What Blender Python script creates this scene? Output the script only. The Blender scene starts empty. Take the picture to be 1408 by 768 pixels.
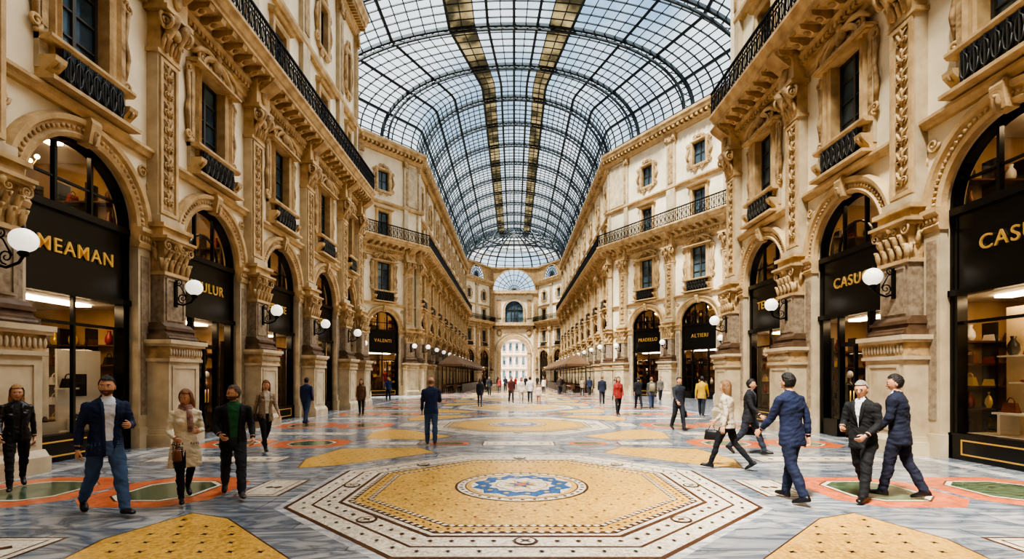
import bpy, math, random
import numpy as np
from mathutils import Vector, Matrix, kdtree, noise
random.seed(7)
R=math.radians
SC=bpy.context.scene
COL=SC.collection

# ---------------------------------------------------------------- materials
def srgb(c):
    o=[]
    for x in c[:3]:
        x=x/255.0
        o.append(x/12.92 if x<=0.04045 else ((x+0.055)/1.055)**2.4)
    return (o[0],o[1],o[2],1.0)
_mc={}
def mat(name,col,rough=0.6,metal=0.0,var=0.15,scale=3.0,bump=0.0,bscale=20.0,emit=0.0,kind='noise',col2=None,spec=0.5,detail=4,ao=0):
    if name in _mc: return _mc[name]
    m=bpy.data.materials.new(name); m.use_nodes=True; nt=m.node_tree; N=nt.nodes; L=nt.links
    b=N['Principled BSDF']
    c=srgb(col)
    b.inputs['Roughness'].default_value=rough; b.inputs['Metallic'].default_value=metal
    b.inputs['Specular IOR Level'].default_value=spec
    tc=N.new('ShaderNodeTexCoord')
    nz=N.new('ShaderNodeTexNoise'); nz.inputs['Scale'].default_value=scale; nz.inputs['Detail'].default_value=detail
    L.new(tc.outputs['Object'],nz.inputs['Vector'])
    rp=N.new('ShaderNodeValToRGB')
    if col2 is None:
        k=1-var; c2=(c[0]*k,c[1]*k,c[2]*k,1)
    else: c2=srgb(col2)
    rp.color_ramp.elements[0].position=0.3; rp.color_ramp.elements[1].position=0.7
    rp.color_ramp.elements[0].color=c2; rp.color_ramp.elements[1].color=c
    L.new(nz.outputs['Fac'],rp.inputs['Fac'])
    L.new(rp.outputs['Color'],b.inputs['Base Color'])
    if bump>0:
        bp=N.new('ShaderNodeBump'); bp.inputs['Strength'].default_value=bump; bp.inputs['Distance'].default_value=0.03
        if kind=='carved':
            t=N.new('ShaderNodeTexVoronoi'); t.feature='SMOOTH_F1'; t.inputs['Scale'].default_value=bscale
            L.new(tc.outputs['Object'],t.inputs['Vector']); L.new(t.outputs['Distance'],bp.inputs['Height'])
        else:
            t=N.new('ShaderNodeTexNoise'); t.inputs['Scale'].default_value=bscale; t.inputs['Detail'].default_value=3
            L.new(tc.outputs['Object'],t.inputs['Vector']); L.new(t.outputs['Fac'],bp.inputs['Height'])
        L.new(bp.outputs['Normal'],b.inputs['Normal'])
    if emit>0:
        b.inputs['Emission Color'].default_value=c; b.inputs['Emission Strength'].default_value=emit
    _mc[name]=m
    return m
def tess(name,col,col2,cell=28.0,rough=0.28,big=0.0):
    """small mosaic tesserae"""
    if name in _mc: return _mc[name]
    m=bpy.data.materials.new(name); m.use_nodes=True; nt=m.node_tree; N=nt.nodes; L=nt.links
    b=N['Principled BSDF']; b.inputs['Roughness'].default_value=rough
    tc=N.new('ShaderNodeTexCoord')
    v=N.new('ShaderNodeTexVoronoi'); v.inputs['Scale'].default_value=cell
    L.new(tc.outputs['Object'],v.inputs['Vector'])
    sx=N.new('ShaderNodeSeparateColor'); L.new(v.outputs['Color'],sx.inputs['Color'])
    nz=N.new('ShaderNodeTexNoise'); nz.inputs['Scale'].default_value=1.3; nz.inputs['Detail'].default_value=3
    L.new(tc.outputs['Object'],nz.inputs['Vector'])
    ad=N.new('ShaderNodeMath'); ad.operation='MULTIPLY_ADD'; ad.inputs[1].default_value=0.6
    L.new(sx.outputs[0],ad.inputs[0]); 
    mu=N.new('ShaderNodeMath'); mu.operation='MULTIPLY'; mu.inputs[1].default_value=0.45
    L.new(nz.outputs['Fac'],mu.inputs[0]); L.new(mu.outputs[0],ad.inputs[2])
    rp=N.new('ShaderNodeValToRGB'); rp.color_ramp.elements[0].color=srgb(col2); rp.color_ramp.elements[1].color=srgb(col)
    rp.color_ramp.elements[0].position=0.1; rp.color_ramp.elements[1].position=0.7
    L.new(ad.outputs[0],rp.inputs['Fac']); L.new(rp.outputs['Color'],b.inputs['Base Color'])
    _mc[name]=m; return m
def marble(name,col,vein,rough=0.14,scale=1.0,slab=0):
    if name in _mc: return _mc[name]
    m=bpy.data.materials.new(name); m.use_nodes=True; nt=m.node_tree; N=nt.nodes; L=nt.links
    b=N['Principled BSDF']; b.inputs['Roughness'].default_value=rough
    tc=N.new('ShaderNodeTexCoord')
    nz=N.new('ShaderNodeTexNoise'); nz.inputs['Scale'].default_value=0.9*scale; nz.inputs['Detail'].default_value=9; nz.inputs['Distortion'].default_value=1.6
    mpn=N.new('ShaderNodeMapping'); mpn.inputs['Scale'].default_value=(1.0,2.6,1.0); mpn.inputs['Rotation'].default_value=(0,0,0.35)
    L.new(tc.outputs['Object'],mpn.inputs[0]); L.new(mpn.outputs[0],nz.inputs['Vector'])
    rp=N.new('ShaderNodeValToRGB'); e=rp.color_ramp.elements
    e[0].position=0.36; e[0].color=srgb(col); e[1].position=0.66; e[1].color=srgb(col)
    k=rp.color_ramp.elements.new(0.5); k.color=srgb(vein)
    k=rp.color_ramp.elements.new(0.57); k.color=tuple(0.6*a+0.4*c for a,c in zip(srgb(col),srgb(vein)))
    L.new(nz.outputs['Fac'],rp.inputs['Fac'])
    out=rp.outputs['Color']
    if slab:
        br=N.new('ShaderNodeTexBrick'); br.inputs['Scale'].default_value=1.0
        br.inputs['Brick Width'].default_value=1.7; br.inputs['Row Height'].default_value=0.72
        br.inputs['Mortar Size'].default_value=0.008
        br.inputs['Color1'].default_value=(1,1,1,1); br.inputs['Color2'].default_value=(0.58,0.62,0.68,1); br.inputs['Mortar'].default_value=(0.3,0.3,0.3,1)
        L.new(tc.outputs['Object'],br.inputs['Vector'])
        mx=N.new('ShaderNodeMix'); mx.data_type='RGBA'; mx.blend_type='MULTIPLY'; mx.inputs[0].default_value=1.0
        L.new(out,mx.inputs[6]); L.new(br.outputs['Color'],mx.inputs[7]); out=mx.outputs[2]
    L.new(out,b.inputs['Base Color'])
    n2=N.new('ShaderNodeTexNoise'); n2.inputs['Scale'].default_value=0.6
    L.new(tc.outputs['Object'],n2.inputs['Vector'])
    mr=N.new('ShaderNodeMapRange'); mr.inputs[3].default_value=rough*0.8; mr.inputs[4].default_value=rough*1.8
    L.new(n2.outputs['Fac'],mr.inputs[0]); L.new(mr.outputs[0],b.inputs['Roughness'])
    _mc[name]=m; return m
def glassmat(name,tint,gl=0.1,rough=0.02):
    m=bpy.data.materials.new(name); m.use_nodes=True; nt=m.node_tree; N=nt.nodes; L=nt.links
    N.remove(N['Principled BSDF']); o=N['Material Output']
    t=N.new('ShaderNodeBsdfTransparent'); t.inputs['Color'].default_value=tint
    g=N.new('ShaderNodeBsdfGlossy'); g.inputs['Roughness'].default_value=rough
    lw=N.new('ShaderNodeFresnel'); lw.inputs['IOR'].default_value=1.45
    ad=N.new('ShaderNodeMath'); ad.operation='MULTIPLY'; ad.inputs[1].default_value=gl; ad.use_clamp=True
    L.new(lw.outputs[0],ad.inputs[0])
    mx=N.new('ShaderNodeMixShader'); L.new(ad.outputs[0],mx.inputs[0]); L.new(t.outputs[0],mx.inputs[1]); L.new(g.outputs[0],mx.inputs[2])
    L.new(mx.outputs[0],o.inputs[0]); return m
def transluc(name,c,c2):
    m=bpy.data.materials.new(name); m.use_nodes=True; nt=m.node_tree; N=nt.nodes; L=nt.links
    N.remove(N['Principled BSDF']); o=N['Material Output']
    tc=N.new('ShaderNodeTexCoord'); nz=N.new('ShaderNodeTexNoise'); nz.inputs['Scale'].default_value=0.5; nz.inputs['Detail'].default_value=6; L.new(tc.outputs['Object'],nz.inputs['Vector'])
    rp=N.new('ShaderNodeValToRGB'); rp.color_ramp.elements[0].position=0.4; rp.color_ramp.elements[1].position=0.62; rp.color_ramp.elements[0].color=srgb(c2); rp.color_ramp.elements[1].color=srgb(c); L.new(nz.outputs['Fac'],rp.inputs[0])
    t=N.new('ShaderNodeBsdfTranslucent'); d=N.new('ShaderNodeBsdfDiffuse'); L.new(rp.outputs[0],t.inputs[0]); L.new(rp.outputs[0],d.inputs[0])
    mx=N.new('ShaderNodeMixShader'); mx.inputs[0].default_value=0.84; L.new(t.outputs[0],mx.inputs[1]); L.new(d.outputs[0],mx.inputs[2]); L.new(mx.outputs[0],o.inputs[0]); return m

PLASTER=mat('cream_plaster',(240,225,196),0.75,var=0.2,scale=1.2,bump=0.1,bscale=30)
TAN=mat('tan_stone',(210,181,136),0.7,scale=2.5,bump=0.35,bscale=25,col2=(164,134,94))
CARV=mat('carved_stone',(204,173,128),0.7,scale=3.5,bump=1.0,bscale=9,kind='carved',col2=(134,106,72))
PALE=mat('pale_stone',(210,193,163),0.6,scale=2,bump=0.15,bscale=30,col2=(172,153,124))
GREY=mat('grey_granite',(170,152,130),0.45,scale=9,col2=(124,108,90),detail=8)
BRST=mat('brown_stone',(112,87,66),0.5,var=0.4,scale=5)
IRON=mat('black_iron',(26,25,26),0.45,metal=0.6,var=0.2)
RIB=mat('roof_iron',(50,60,66),0.5,metal=0.2,var=0.3)
STRIP=transluc('roof_panel',(172,158,122),(74,70,56))
BLACK=mat('shop_black',(15,14,14),0.25,var=0.3)
GOLD=mat('gold_letter',(214,172,96),0.35,metal=0.7,var=0.1,emit=0.15)
WGL=mat('window_glass',(98,122,134),0.06,scale=0.8,spec=0.9,col2=(30,44,52))
CURT=mat('window_bar',(70,66,58),0.5)
SWALL=mat('shop_wall',(190,158,118),0.7,var=0.35,scale=1)
SWOOD=mat('shop_wood',(104,70,46),0.45,var=0.4,scale=4)
SWHITE=mat('display_white',(238,234,226),0.5,var=0.05)
SLAMP=mat('shop_lamp',(255,224,180),0.5,emit=15.0)
GLOBE=mat('lamp_globe',(250,244,230),0.25,emit=0.7,var=0.02)
RGLASS=glassmat('roof_glass',(0.90,0.945,0.97,1),0.6,0.05)
SGLASS=glassmat('shop_glass',(0.93,0.93,0.91,1),1.2,0.01)
LEATH=mat('brown_leather',(130,76,44),0.4,var=0.3)
REDG=mat('red_goods',(150,40,34),0.4)
DKG=mat('dark_goods',(40,34,32),0.4)

# ---------------------------------------------------------------- mesh builder
class MB:
    def __init__(s): s.v=[];s.f=[];s.m=[];s.sm=[];s.mats=[];s.T=None
    def add(s,vs,fs,m,sm=False):
        o=len(s.v)
        if s.T is not None: vs=[tuple(s.T@Vector(p)) for p in vs]
        s.v.extend([tuple(p) for p in vs])
        if m not in s.mats: s.mats.append(m)
        k=s.mats.index(m)
        for f in fs:
            s.f.append(tuple(i+o for i in f)); s.m.append(k); s.sm.append(sm)
    def box(s,x0,x1,y0,y1,z0,z1,m):
        s.add([(x0,y0,z0),(x1,y0,z0),(x1,y1,z0),(x0,y1,z0),(x0,y0,z1),(x1,y0,z1),(x1,y1,z1),(x0,y1,z1)],
              [(0,3,2,1),(4,5,6,7),(0,1,5,4),(1,2,6,5),(2,3,7,6),(3,0,4,7)],m)
    def extr(s,pr,x0,x1,m,sm=False):
        n=len(pr); vs=[(x0,y,z) for y,z in pr]+[(x1,y,z) for y,z in pr]
        fs=[(i,(i+1)%n,n+(i+1)%n,n+i) for i in range(n)]+[tuple(range(n))[::-1],tuple(range(n,2*n))]
        s.add(vs,fs,m,sm)
    def arch(s,pr,cx,cz,a0,a1,n,m,sm=False,closed=True):
        k=len(pr); vs=[];fs=[]
        for i in range(n+1):
            a=a0+(a1-a0)*i/n
            for r,y in pr: vs.append((cx+r*math.cos(a),y,cz+r*math.sin(a)))
        for i in range(n):
            for j in range(k if closed else k-1):
                j2=(j+1)%k; fs.append((i*k+j,i*k+j2,(i+1)*k+j2,(i+1)*k+j))
        s.add(vs,fs,m,sm)
    def rframe(s,x0,x1,z0,z1,pr,m):
        vs=[];fs=[];k=len(pr)
        for sx,sz,bx,bz in ((-1,-1,x0,z0),(1,-1,x1,z0),(1,1,x1,z1),(-1,1,x0,z1)):
            for o,y in pr: vs.append((bx+sx*o,y,bz+sz*o))
        for i in range(4):
            for j in range(k):
                j2=(j+1)%k; i2=(i+1)%4
                fs.append((i*k+j,i*k+j2,i2*k+j2,i2*k+j))
        s.add(vs,fs,m)
    def lathe(s,c,pr,n,m,sm=True):
        vs=[];fs=[];k=len(pr)
        for i in range(n):
            a=2*math.pi*i/n
            for r,z in pr: vs.append((c[0]+r*math.cos(a),c[1]+r*math.sin(a),c[2]+z))
        for i in range(n):
            i2=(i+1)%n
            for j in range(k-1): fs.append((i*k+j,i2*k+j,i2*k+j+1,i*k+j+1))
        s.add(vs,fs,m,sm)
    def ell(s,c,r,m,nu=10,nv=6):
        if not hasattr(r,'__len__'): r=(r,r,r)
        vs=[];fs=[]
        for j in range(nv+1):
            p=math.pi*j/nv
            for i in range(nu):
                a=2*math.pi*i/nu
                vs.append((c[0]+r[0]*math.sin(p)*math.cos(a),c[1]+r[1]*math.sin(p)*math.sin(a),c[2]+r[2]*math.cos(p)))
        for j in range(nv):
            for i in range(nu): fs.append((j*nu+i,j*nu+(i+1)%nu,(j+1)*nu+(i+1)%nu,(j+1)*nu+i))
        s.add(vs,fs,m,True)
    def tube(s,path,rad,m,n=6,sm=True):
        P=[Vector(p) for p in path]; K=len(P)
        if not hasattr(rad,'__len__'): rad=[rad]*K
        vs=[];fs=[]; u=None
        for i in range(K):
            t=(P[min(i+1,K-1)]-P[max(i-1,0)]).normalized()
            if u is None:
                u=t.orthogonal().normalized()
            else:
                u=(u-t*u.dot(t)); 
                u=u.normalized() if u.length>1e-6 else t.orthogonal().normalized()
            w=t.cross(u)
            for j in range(n):
                a=2*math.pi*j/n; vs.append(tuple(P[i]+(u*math.cos(a)+w*math.sin(a))*rad[i]))
        for i in range(K-1):
            for j in range(n): fs.append((i*n+j,i*n+(j+1)%n,(i+1)*n+(j+1)%n,(i+1)*n+j))
        fs.append(tuple(range(n))[::-1]); fs.append(tuple(range((K-1)*n,K*n)))
        s.add(vs,fs,m,sm)
    def bar(s,path,side,w,h,m):
        P=[Vector(p) for p in path]; K=len(P); vs=[];fs=[]
        for i in range(K):
            t=(P[min(i+1,K-1)]-P[max(i-1,0)]).normalized()
            sd=Vector(side); sd=(sd-t*sd.dot(t)).normalized(); o=t.cross(sd)
            for a,b in ((-1,-1),(1,-1),(1,1),(-1,1)): vs.append(tuple(P[i]+sd*(a*w/2)+o*(b*h/2)))
        for i in range(K-1):
            for j in range(4): fs.append((i*4+j,i*4+(j+1)%4,(i+1)*4+(j+1)%4,(i+1)*4+j))
        s.add(vs,fs,m)
    def vol(s,c,Rr,r,m,plane='xz',flip=1,turns=1.6,start=90,n=16):
        pts=[];rd=[]
        for i in range(n+1):
            t=i/n; a=R(start)+flip*t*turns*2*math.pi; q=Rr*(1-0.85*t)
            if plane=='xz': pts.append((c[0]+q*math.cos(a),c[1]-0.03*t,c[2]+q*math.sin(a)))
            else: pts.append((c[0],c[1]+q*math.cos(a),c[2]+q*math.sin(a)))
            rd.append(r*(1-0.4*t))
        s.tube(pts,rd,m,5)
    def wall(s,x0,x1,z0,z1,holes,y,m,depth=0.35,rm=None):
        xs=sorted(set([x0,x1]+[h[0] for h in holes]+[h[1] for h in holes])); zs=sorted(set([z0,z1]+[h[2] for h in holes]+[h[3] for h in holes]))
        for i in range(len(xs)-1):
            for j in range(len(zs)-1):
                cx=(xs[i]+xs[i+1])/2; cz=(zs[j]+zs[j+1])/2
                if any(h[0]<cx<h[1] and h[2]<cz<h[3] for h in holes): continue
                s.add([(xs[i],y,zs[j]),(xs[i+1],y,zs[j]),(xs[i+1],y,zs[j+1]),(xs[i],y,zs[j+1])],[(0,1,2,3)],m)
        for h in holes:
            a,b,c,d=h
            s.add([(a,y,c),(b,y,c),(b,y,d),(a,y,d),(a,y+depth,c),(b,y+depth,c),(b,y+depth,d),(a,y+depth,d)],
                  [(0,1,5,4),(1,2,6,5),(2,3,7,6),(3,0,4,7)],rm or m)
    def mesh(s,name):
        me=bpy.data.meshes.new(name); me.from_pydata(s.v,[],s.f)
        for m in s.mats: me.materials.append(m)
        me.polygons.foreach_set('material_index',s.m); me.polygons.foreach_set('use_smooth',s.sm)
        me.update(); return me
def obj(name,me,parent=None,M=None):
    o=bpy.data.objects.new(name,me); COL.objects.link(o)
    if parent: o.parent=parent
    if M is not None: o.matrix_local=M
    return o
def empty(name,M=None):
    o=bpy.data.objects.new(name,None); COL.objects.link(o); o.empty_display_size=0.3
    if M is not None: o.matrix_world=M
    return o

# ---------------------------------------------------------------- facade components
def window_fill(mb,x0,x1,z0,z1,y,nx,nz,arch=False):
    mb.add([(x0,y,z0),(x1,y,z0),(x1,y,z1),(x0,y,z1)],[(0,1,2,3)],WGL)
    mb.rframe(x0,x1,z0,z1,[(-0.07,y),(-0.07,y-0.07),(0.01,y-0.07),(0.01,y)],CURT)
    for i in range(1,nx):
        x=x0+(x1-x0)*i/nx; w=0.03 if i*2!=nx else 0.045
        mb.box(x-w,x+w,y-0.06,y,z0,z1,CURT)
    for i in range(1,nz):
        z=z0+(z1-z0)*i/nz; mb.box(x0,x1,y-0.05,y,z-0.02,z+0.02,CURT)
def leaf(mb,x,y,z,h,out,m,dx=0.0,r=0.05):
    mb.tube([(x,y,z),(x,y-out*0.3,z+h*0.5),(x+dx*0.5,y-out*0.75,z+h*0.92),(x+dx,y-out*1.15,z+h*0.9),(x+dx,y-out*1.1,z+h*0.72)],[r*0.8,r*1.15,r,r*0.7,r*0.3],m,6)
def capital(mb,hw,yf,z0,z1,m):
    h=z1-z0
    mb.box(-hw*0.93,hw*0.93,yf+0.02,0,z0,z1-0.1,m)
    mb.box(-hw-0.03,hw+0.03,yf-0.04,0,z0-0.05,z0+0.04,m)
    for i in range(5): leaf(mb,-hw+2*hw*i/4,yf,z0+0.03,h*0.38,0.1,m,0,0.055)
    for i in range(4): leaf(mb,-hw*0.75+1.5*hw*i/3,yf,z0+h*0.3,h*0.36,0.13,m,0,0.055)
    for sx in (-1,1):
        for k in range(3):
            mb.T=Matrix.Rotation(R(90*sx),4,'Z')
            leaf(mb,-sx*(0.1+0.17*k),-hw*0.93,z0+0.03+(h*0.3 if k==1 else 0),h*0.4,0.1,m,0,0.05)
            mb.T=None
        mb.vol((sx*hw,yf-0.09,z0+h*0.76),h*0.15,0.028,m,'xz',-sx,1.5,90)
        mb.vol((sx*hw*0.3,yf-0.07,z0+h*0.78),h*0.1,0.02,m,'xz',sx,1.4,90)
        mb.vol((sx*(hw+0.04),yf*0.4,z0+h*0.76),h*0.14,0.03,m,'yz',1,1.4,90)
    mb.ell((0,yf-0.1,z1-0.12),(0.08,0.06,0.08),m)
    mb.box(-hw-0.1,hw+0.1,yf-0.13,0,z1-0.1,z1-0.04,m)
    mb.box(-hw-0.15,hw+0.15,yf-0.18,0,z1-0.04,z1+0.03,m)

def build_pilaster():
    mb=MB()
    mb.box(-0.68,0.68,-0.82,0,0,0.3,PALE)
    mb.extr([(0,0.3),(-0.82,0.3),(-0.78,0.36),(-0.74,0.42),(0,0.42)],-0.64,0.64,PALE)
    mb.box(-0.6,0.6,-0.72,0,0.42,2.12,PALE)
    mb.rframe(-0.42,0.42,0.6,1.95,[(0,-0.72),(0,-0.745),(0.07,-0.745),(0.07,-0.72)],PALE)
    mb.box(-0.66,0.66,-0.78,0,2.12,2.2,PALE)
    mb.box(-0.64,0.64,-0.76,0,2.2,2.5,CARV)
    for i in range(13):
        x=-0.6+0.1*i; mb.ell((x,-0.77,2.35),(0.04,0.03,0.1),PALE,6,4)
    mb.box(-0.7,0.7,-0.83,0,2.5,2.56,PALE); mb.box(-0.74,0.74,-0.87,0,2.56,2.66,PALE)
    pr=[(0,2.66),(-0.66,2.66),(-0.7,2.72),(-0.66,2.8),(-0.6,2.84),(-0.58,2.92),(-0.61,2.98),(-0.56,3.04),(-0.5,3.1),(0,3.1)]
    mb.extr(pr,-0.56,0.56,BRST)
    for k,(z0,z1,e) in enumerate(((2.66,2.8,0.06),(2.92,3.0,0.02))): mb.box(-0.56-e,0.56+e,-0.62-e,0,z0,z1,BRST)
    mb.box(-0.42,0.42,-0.47,0,3.1,4.32,GREY)
    mb.rframe(-0.3,0.3,3.22,4.2,[(0,-0.47),(0,-0.5),(0.05,-0.5),(0.05,-0.47)],GREY)
    capital(mb,0.44,-0.49,4.36,5.25,TAN)
    mb.box(-0.5,0.5,-0.5,0,5.28,5.5,TAN); mb.box(-0.58,0.58,-0.58,0,5.5,5.6,TAN); mb.box(-0.46,0.46,-0.42,0,5.6,5.82,PALE)
    mb.box(-0.38,0.38,-0.28,0,5.82,9.95,PALE)
    mb.box(-0.2,0.2,-0.287,0,6.05,9.75,CARV)
    mb.rframe(-0.24,0.24,6.0,9.8,[(0,-0.28),(0,-0.34),(0.09,-0.34),(0.09,-0.28)],TAN)
    z=6.15
    while z<9.55:
        for sx in (-1,1):
            mb.vol((sx*0.09,-0.31,z+0.14),0.085,0.024,TAN,'xz',sx,1.3,-90,10)
            mb.tube([(0,-0.3,z+0.02),(sx*0.08,-0.34,z+0.3),(sx*0.16,-0.3,z+0.38)],[0.02,0.035,0.012],TAN,5)
        mb.ell((0,-0.32,z+0.16),(0.05,0.05,0.06),TAN,8,5); mb.ell((0,-0.31,z+0.38),(0.035,0.04,0.075),TAN,6,4)
        z+=0.46
    mb.box(-0.44,0.44,-0.34,0,9.95,10.05,TAN)
    mb.box(-0.36,0.36,-0.34,0,10.05,11.0,TAN)
    for x in (-0.2,0.2): mb.tube([(x,-0.36,10.1),(x,-0.42,10.45),(x,-0.58,10.8),(x,-0.7,10.95)],[0.07,0.09,0.13,0.08],CARV,8)
    for sx in (-1,1):
        mb.vol((sx*0.4,-0.46,10.72),0.2,0.045,TAN,'xz',-sx,1.6,90)
        mb.vol((sx*0.38,-0.5,10.72),0.2,0.05,TAN,'yz',1,1.5,90)
        leaf(mb,sx*0.3,-0.34,10.08,0.4,0.12,TAN)
    mb.ell((0,-0.5,10.6),(0.13,0.12,0.17),CARV,8,6)
    for x in (-0.15,0,0.15): leaf(mb,x,-0.34,10.08,0.35,0.12,TAN)
    mb.box(-0.52,0.52,-0.62,0,10.98,11.1,TAN)
    mb.box(-0.46,0.46,-0.5,0,11.1,11.95,TAN)
    mb.ell((0,-0.52,11.5),(0.16,0.1,0.25),CARV)
    mb.extr([(0,11.6),(-0.55,11.6),(-0.75,11.75),(-1.0,11.95),(-1.05,12.06),(0,12.06)],-0.3,0.3,TAN)
    return mb.mesh('pilaster_mesh')

def railing(mb,x0,x1,y,z):
    mb.box(x0,x1,y-0.03,y+0.03,z+0.08,z+0.12,IRON); mb.box(x0,x1,y-0.045,y+0.045,z+0.92,z+0.98,IRON); mb.box(x0,x1,y-0.02,y+0.02,z+0.72,z+0.75,IRON)
    n=max(1,int(round((x1-x0)/0.36))); w=(x1-x0)/n
    for i in range(n):
        cx=x0+w*(i+0.5)
        mb.box(cx-w/2-0.018,cx-w/2+0.018,y-0.018,y+0.018,z,z+0.95,IRON)
        mb.tube([(cx+0.12*math.cos(a*math.pi/5),y,z+0.42+0.24*math.sin(a*math.pi/5)) for a in range(11)],0.02,IRON,4)
        mb.tube([(cx+0.07*math.cos(a*math.pi/4),y,z+0.835+0.07*math.sin(a*math.pi/4)) for a in range(9)],0.014,IRON,4)
        mb.box(cx-0.014,cx+0.014,y-0.012,y+0.012,z+0.1,z+0.72,IRON)
def entablature(mb,x0,x1,mod=True):
    W=x1-x0
    mb.extr([(0,11.1),(-0.1,11.1),(-0.1,11.25),(-0.16,11.3),(-0.16,11.48),(-0.24,11.5),(-0.24,11.66),(-0.3,11.7),(-0.36,11.82),(0,11.82)],x0,x1,TAN)
    mb.box(x0,x1,-0.3,0,11.82,12.06,PALE)
    n=int(round(W/0.1917))
    for i in range(n):
        x=x0+W*(i+0.5)/n; mb.box(x-0.06,x+0.06,-0.33,-0.2,11.52,11.64,TAN)
    mb.extr([(0,12.06),(-0.98,12.06),(-0.98,12.16),(-1.04,12.2),(-1.12,12.34),(-1.2,12.4),(-1.2,12.5),(0,12.5)],x0,x1,TAN)
    n=max(1,int(round(W/0.575)))
    for i in range(n):
        x=x0+W*(i+0.5)/n
        mb.extr([(-0.3,11.84),(-0.5,11.8),(-0.62,11.88),(-0.9,11.92),(-0.94,12.06),(-0.3,12.06)],x-0.11,x+0.11,TAN)
        mb.ell((x,-0.62,11.88),(0.09,0.14,0.07),CARV,8,4)
        mb.box(x+0.2,x+0.37,-0.85,-0.4,12.02,12.06,CARV)
    railing(mb,x0,x1,-1.1,12.5)

def build_bay():
    mb=MB(); W=2.3; r=1.45; sp=5.35
    n=24
    for a,b in ((-W,-r),(r,W)):
        mb.wall(a,b,0,sp,[],0,PLASTER); 
    for sx in (-1,1):
        mb.add([(sx*W,0,sp),(sx*r,0,sp),(sx*r,0,7.2),(sx*W,0,7.2)],[(0,1,2,3)],PLASTER)
        mb.add([(sx*r,0,0),(sx*r,0.4,0),(sx*r,0.4,sp),(sx*r,0,sp)],[(0,1,2,3)],PALE)
    vs=[];fs=[]
    for i in range(n+1):
        a=math.pi*i/n; vs+= [(r*math.cos(a),0,sp+r*math.sin(a)),(r*math.cos(a),0,7.2)]
    for i in range(n): fs.append((2*i,2*i+1,2*i+3,2*i+2))
    mb.add(vs,fs,PLASTER)
    mb.arch([(r,0),(r,0.4)],0,sp,0,math.pi,n,PALE,closed=False)
    mb.arch([(1.42,0),(1.42,-0.14),(1.5,-0.18),(1.54,-0.12),(1.7,-0.13),(1.74,-0.2),(1.84,-0.22),(1.88,-0.1),(1.88,0)],0,sp,0,math.pi,32,TAN)
    for i in range(41):
        a=math.pi*i/40; mb.ell((1.62*math.cos(a),-0.13,sp+1.62*math.sin(a)),(0.05,0.05,0.05),CARV,6,4)
    mb.extr([(0,6.7),(-0.26,6.72),(-0.34,7.15),(-0.3,7.25),(0,7.25)],-0.13,0.13,TAN)
    leaf(mb,0,-0.24,6.7,0.3,0.1,CARV)
    for sx in (-1,1):
        x0,x1=sorted((sx*1.42,sx*1.84))
        mb.box(x0,x1,-0.16,0.0,0,4.9,PALE); mb.box(x0-0.03,x1+0.03,-0.22,0,0,0.5,PALE)
        xa,xb=sorted((sx*1.5,sx*1.76)); mb.box(xa,xb,-0.18,0,0.8,4.7,GREY)
        mb.extr([(0,4.9),(-0.2,4.9),(-0.24,5.0),(-0.2,5.06),(-0.22,5.2),(-0.3,5.28),(-0.3,5.38),(0,5.38)],x0-0.04,x1+0.04,TAN)
        for k in range(4): mb.ell((x0+0.06+0.1*k,-0.22,5.13),(0.045,0.04,0.07),CARV,6,4)
        mb.vol((sx*1.75,-0.02,6.85),0.17,0.035,TAN,'xz',sx,1.5,0); mb.ell((sx*1.95,-0.02,6.55),(0.06,0.04,0.12),TAN)
    mb.extr([(0,7.25),(-0.12,7.25),(-0.16,7.33),(-0.22,7.38),(-0.22,7.45),(0,7.45)],-W,W,TAN)
    mb.wall(-W,W,7.2,12.5,[(-0.6,0.6,8.4,10.7)],0,PLASTER,0.3,TAN)
    window_fill(mb,-0.6,0.6,8.4,10.7,0.22,2,4)
    mb.rframe(-0.6,0.6,8.4,10.7,[(0,0),(0,-0.12),(0.06,-0.16),(0.1,-0.1),(0.2,-0.12),(0.25,-0.2),(0.29,-0.08),(0.29,0)],TAN)
    for sx in (-1,1):
        xa,xb=sorted((sx*0.89,sx*1.1)); mb.box(xa,xb,-0.1,0,7.75,10.7,PALE)
        xa,xb=sorted((sx*0.93,sx*1.06)); mb.box(xa,xb,-0.13,0,8.6,10.5,CARV)
        mb.vol((sx*1.16,-0.08,8.6),0.16,0.05,TAN,'xz',-sx,1.5,-90); mb.vol((sx*1.18,-0.08,10.5),0.15,0.05,TAN,'xz',sx,1.5,90)
        mb.tube([(sx*1.12,-0.06,8.7),(sx*1.2,-0.08,9.3),(sx*1.12,-0.08,9.7),(sx*1.2,-0.08,10.4)],[0.05,0.07,0.05,0.06],CARV,6)
        mb.extr([(0,7.45),(-0.12,7.45),(-0.2,7.7),(-0.4,7.9),(-0.42,8.0),(0,8.0)],sx*0.95-0.13,sx*0.95+0.13,TAN)
        mb.vol((sx*0.95,-0.3,7.86),0.1,0.04,CARV,'yz',1,1.3)
        mb.vol((sx*0.72,-0.2,11.0),0.2,0.055,TAN,'xz',-sx,1.6,60)
        mb.tube([(sx*1.15,-0.2,10.95),(sx*0.9,-0.26,11.2),(sx*0.55,-0.26,11.32),(sx*0.2,-0.24,11.35)],[0.04,0.08,0.08,0.05],TAN,6)
        for k in range(4): mb.ell((sx*(0.25+0.17*k),-0.15,10.98),(0.08,0.06,0.1),CARV,6,4)
    mb.box(-1.15,1.15,-0.36,0,10.72,10.8,TAN); mb.box(-1.05,1.05,-0.26,0,10.68,10.74,TAN)
    mb.arch([(0.72,0),(0.72,-0.2),(0.8,-0.28),(0.88,-0.28),(0.9,0)],0,10.5,R(28),R(152),14,TAN)
    mb.ell((0,-0.2,11.15),(0.2,0.14,0.24),CARV,10,8); mb.ell((0,-0.25,11.42),(0.13,0.1,0.13),CARV,8,6)
    mb.box(-0.6,0.6,-0.1,0,10.8,11.1,CARV)
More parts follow.
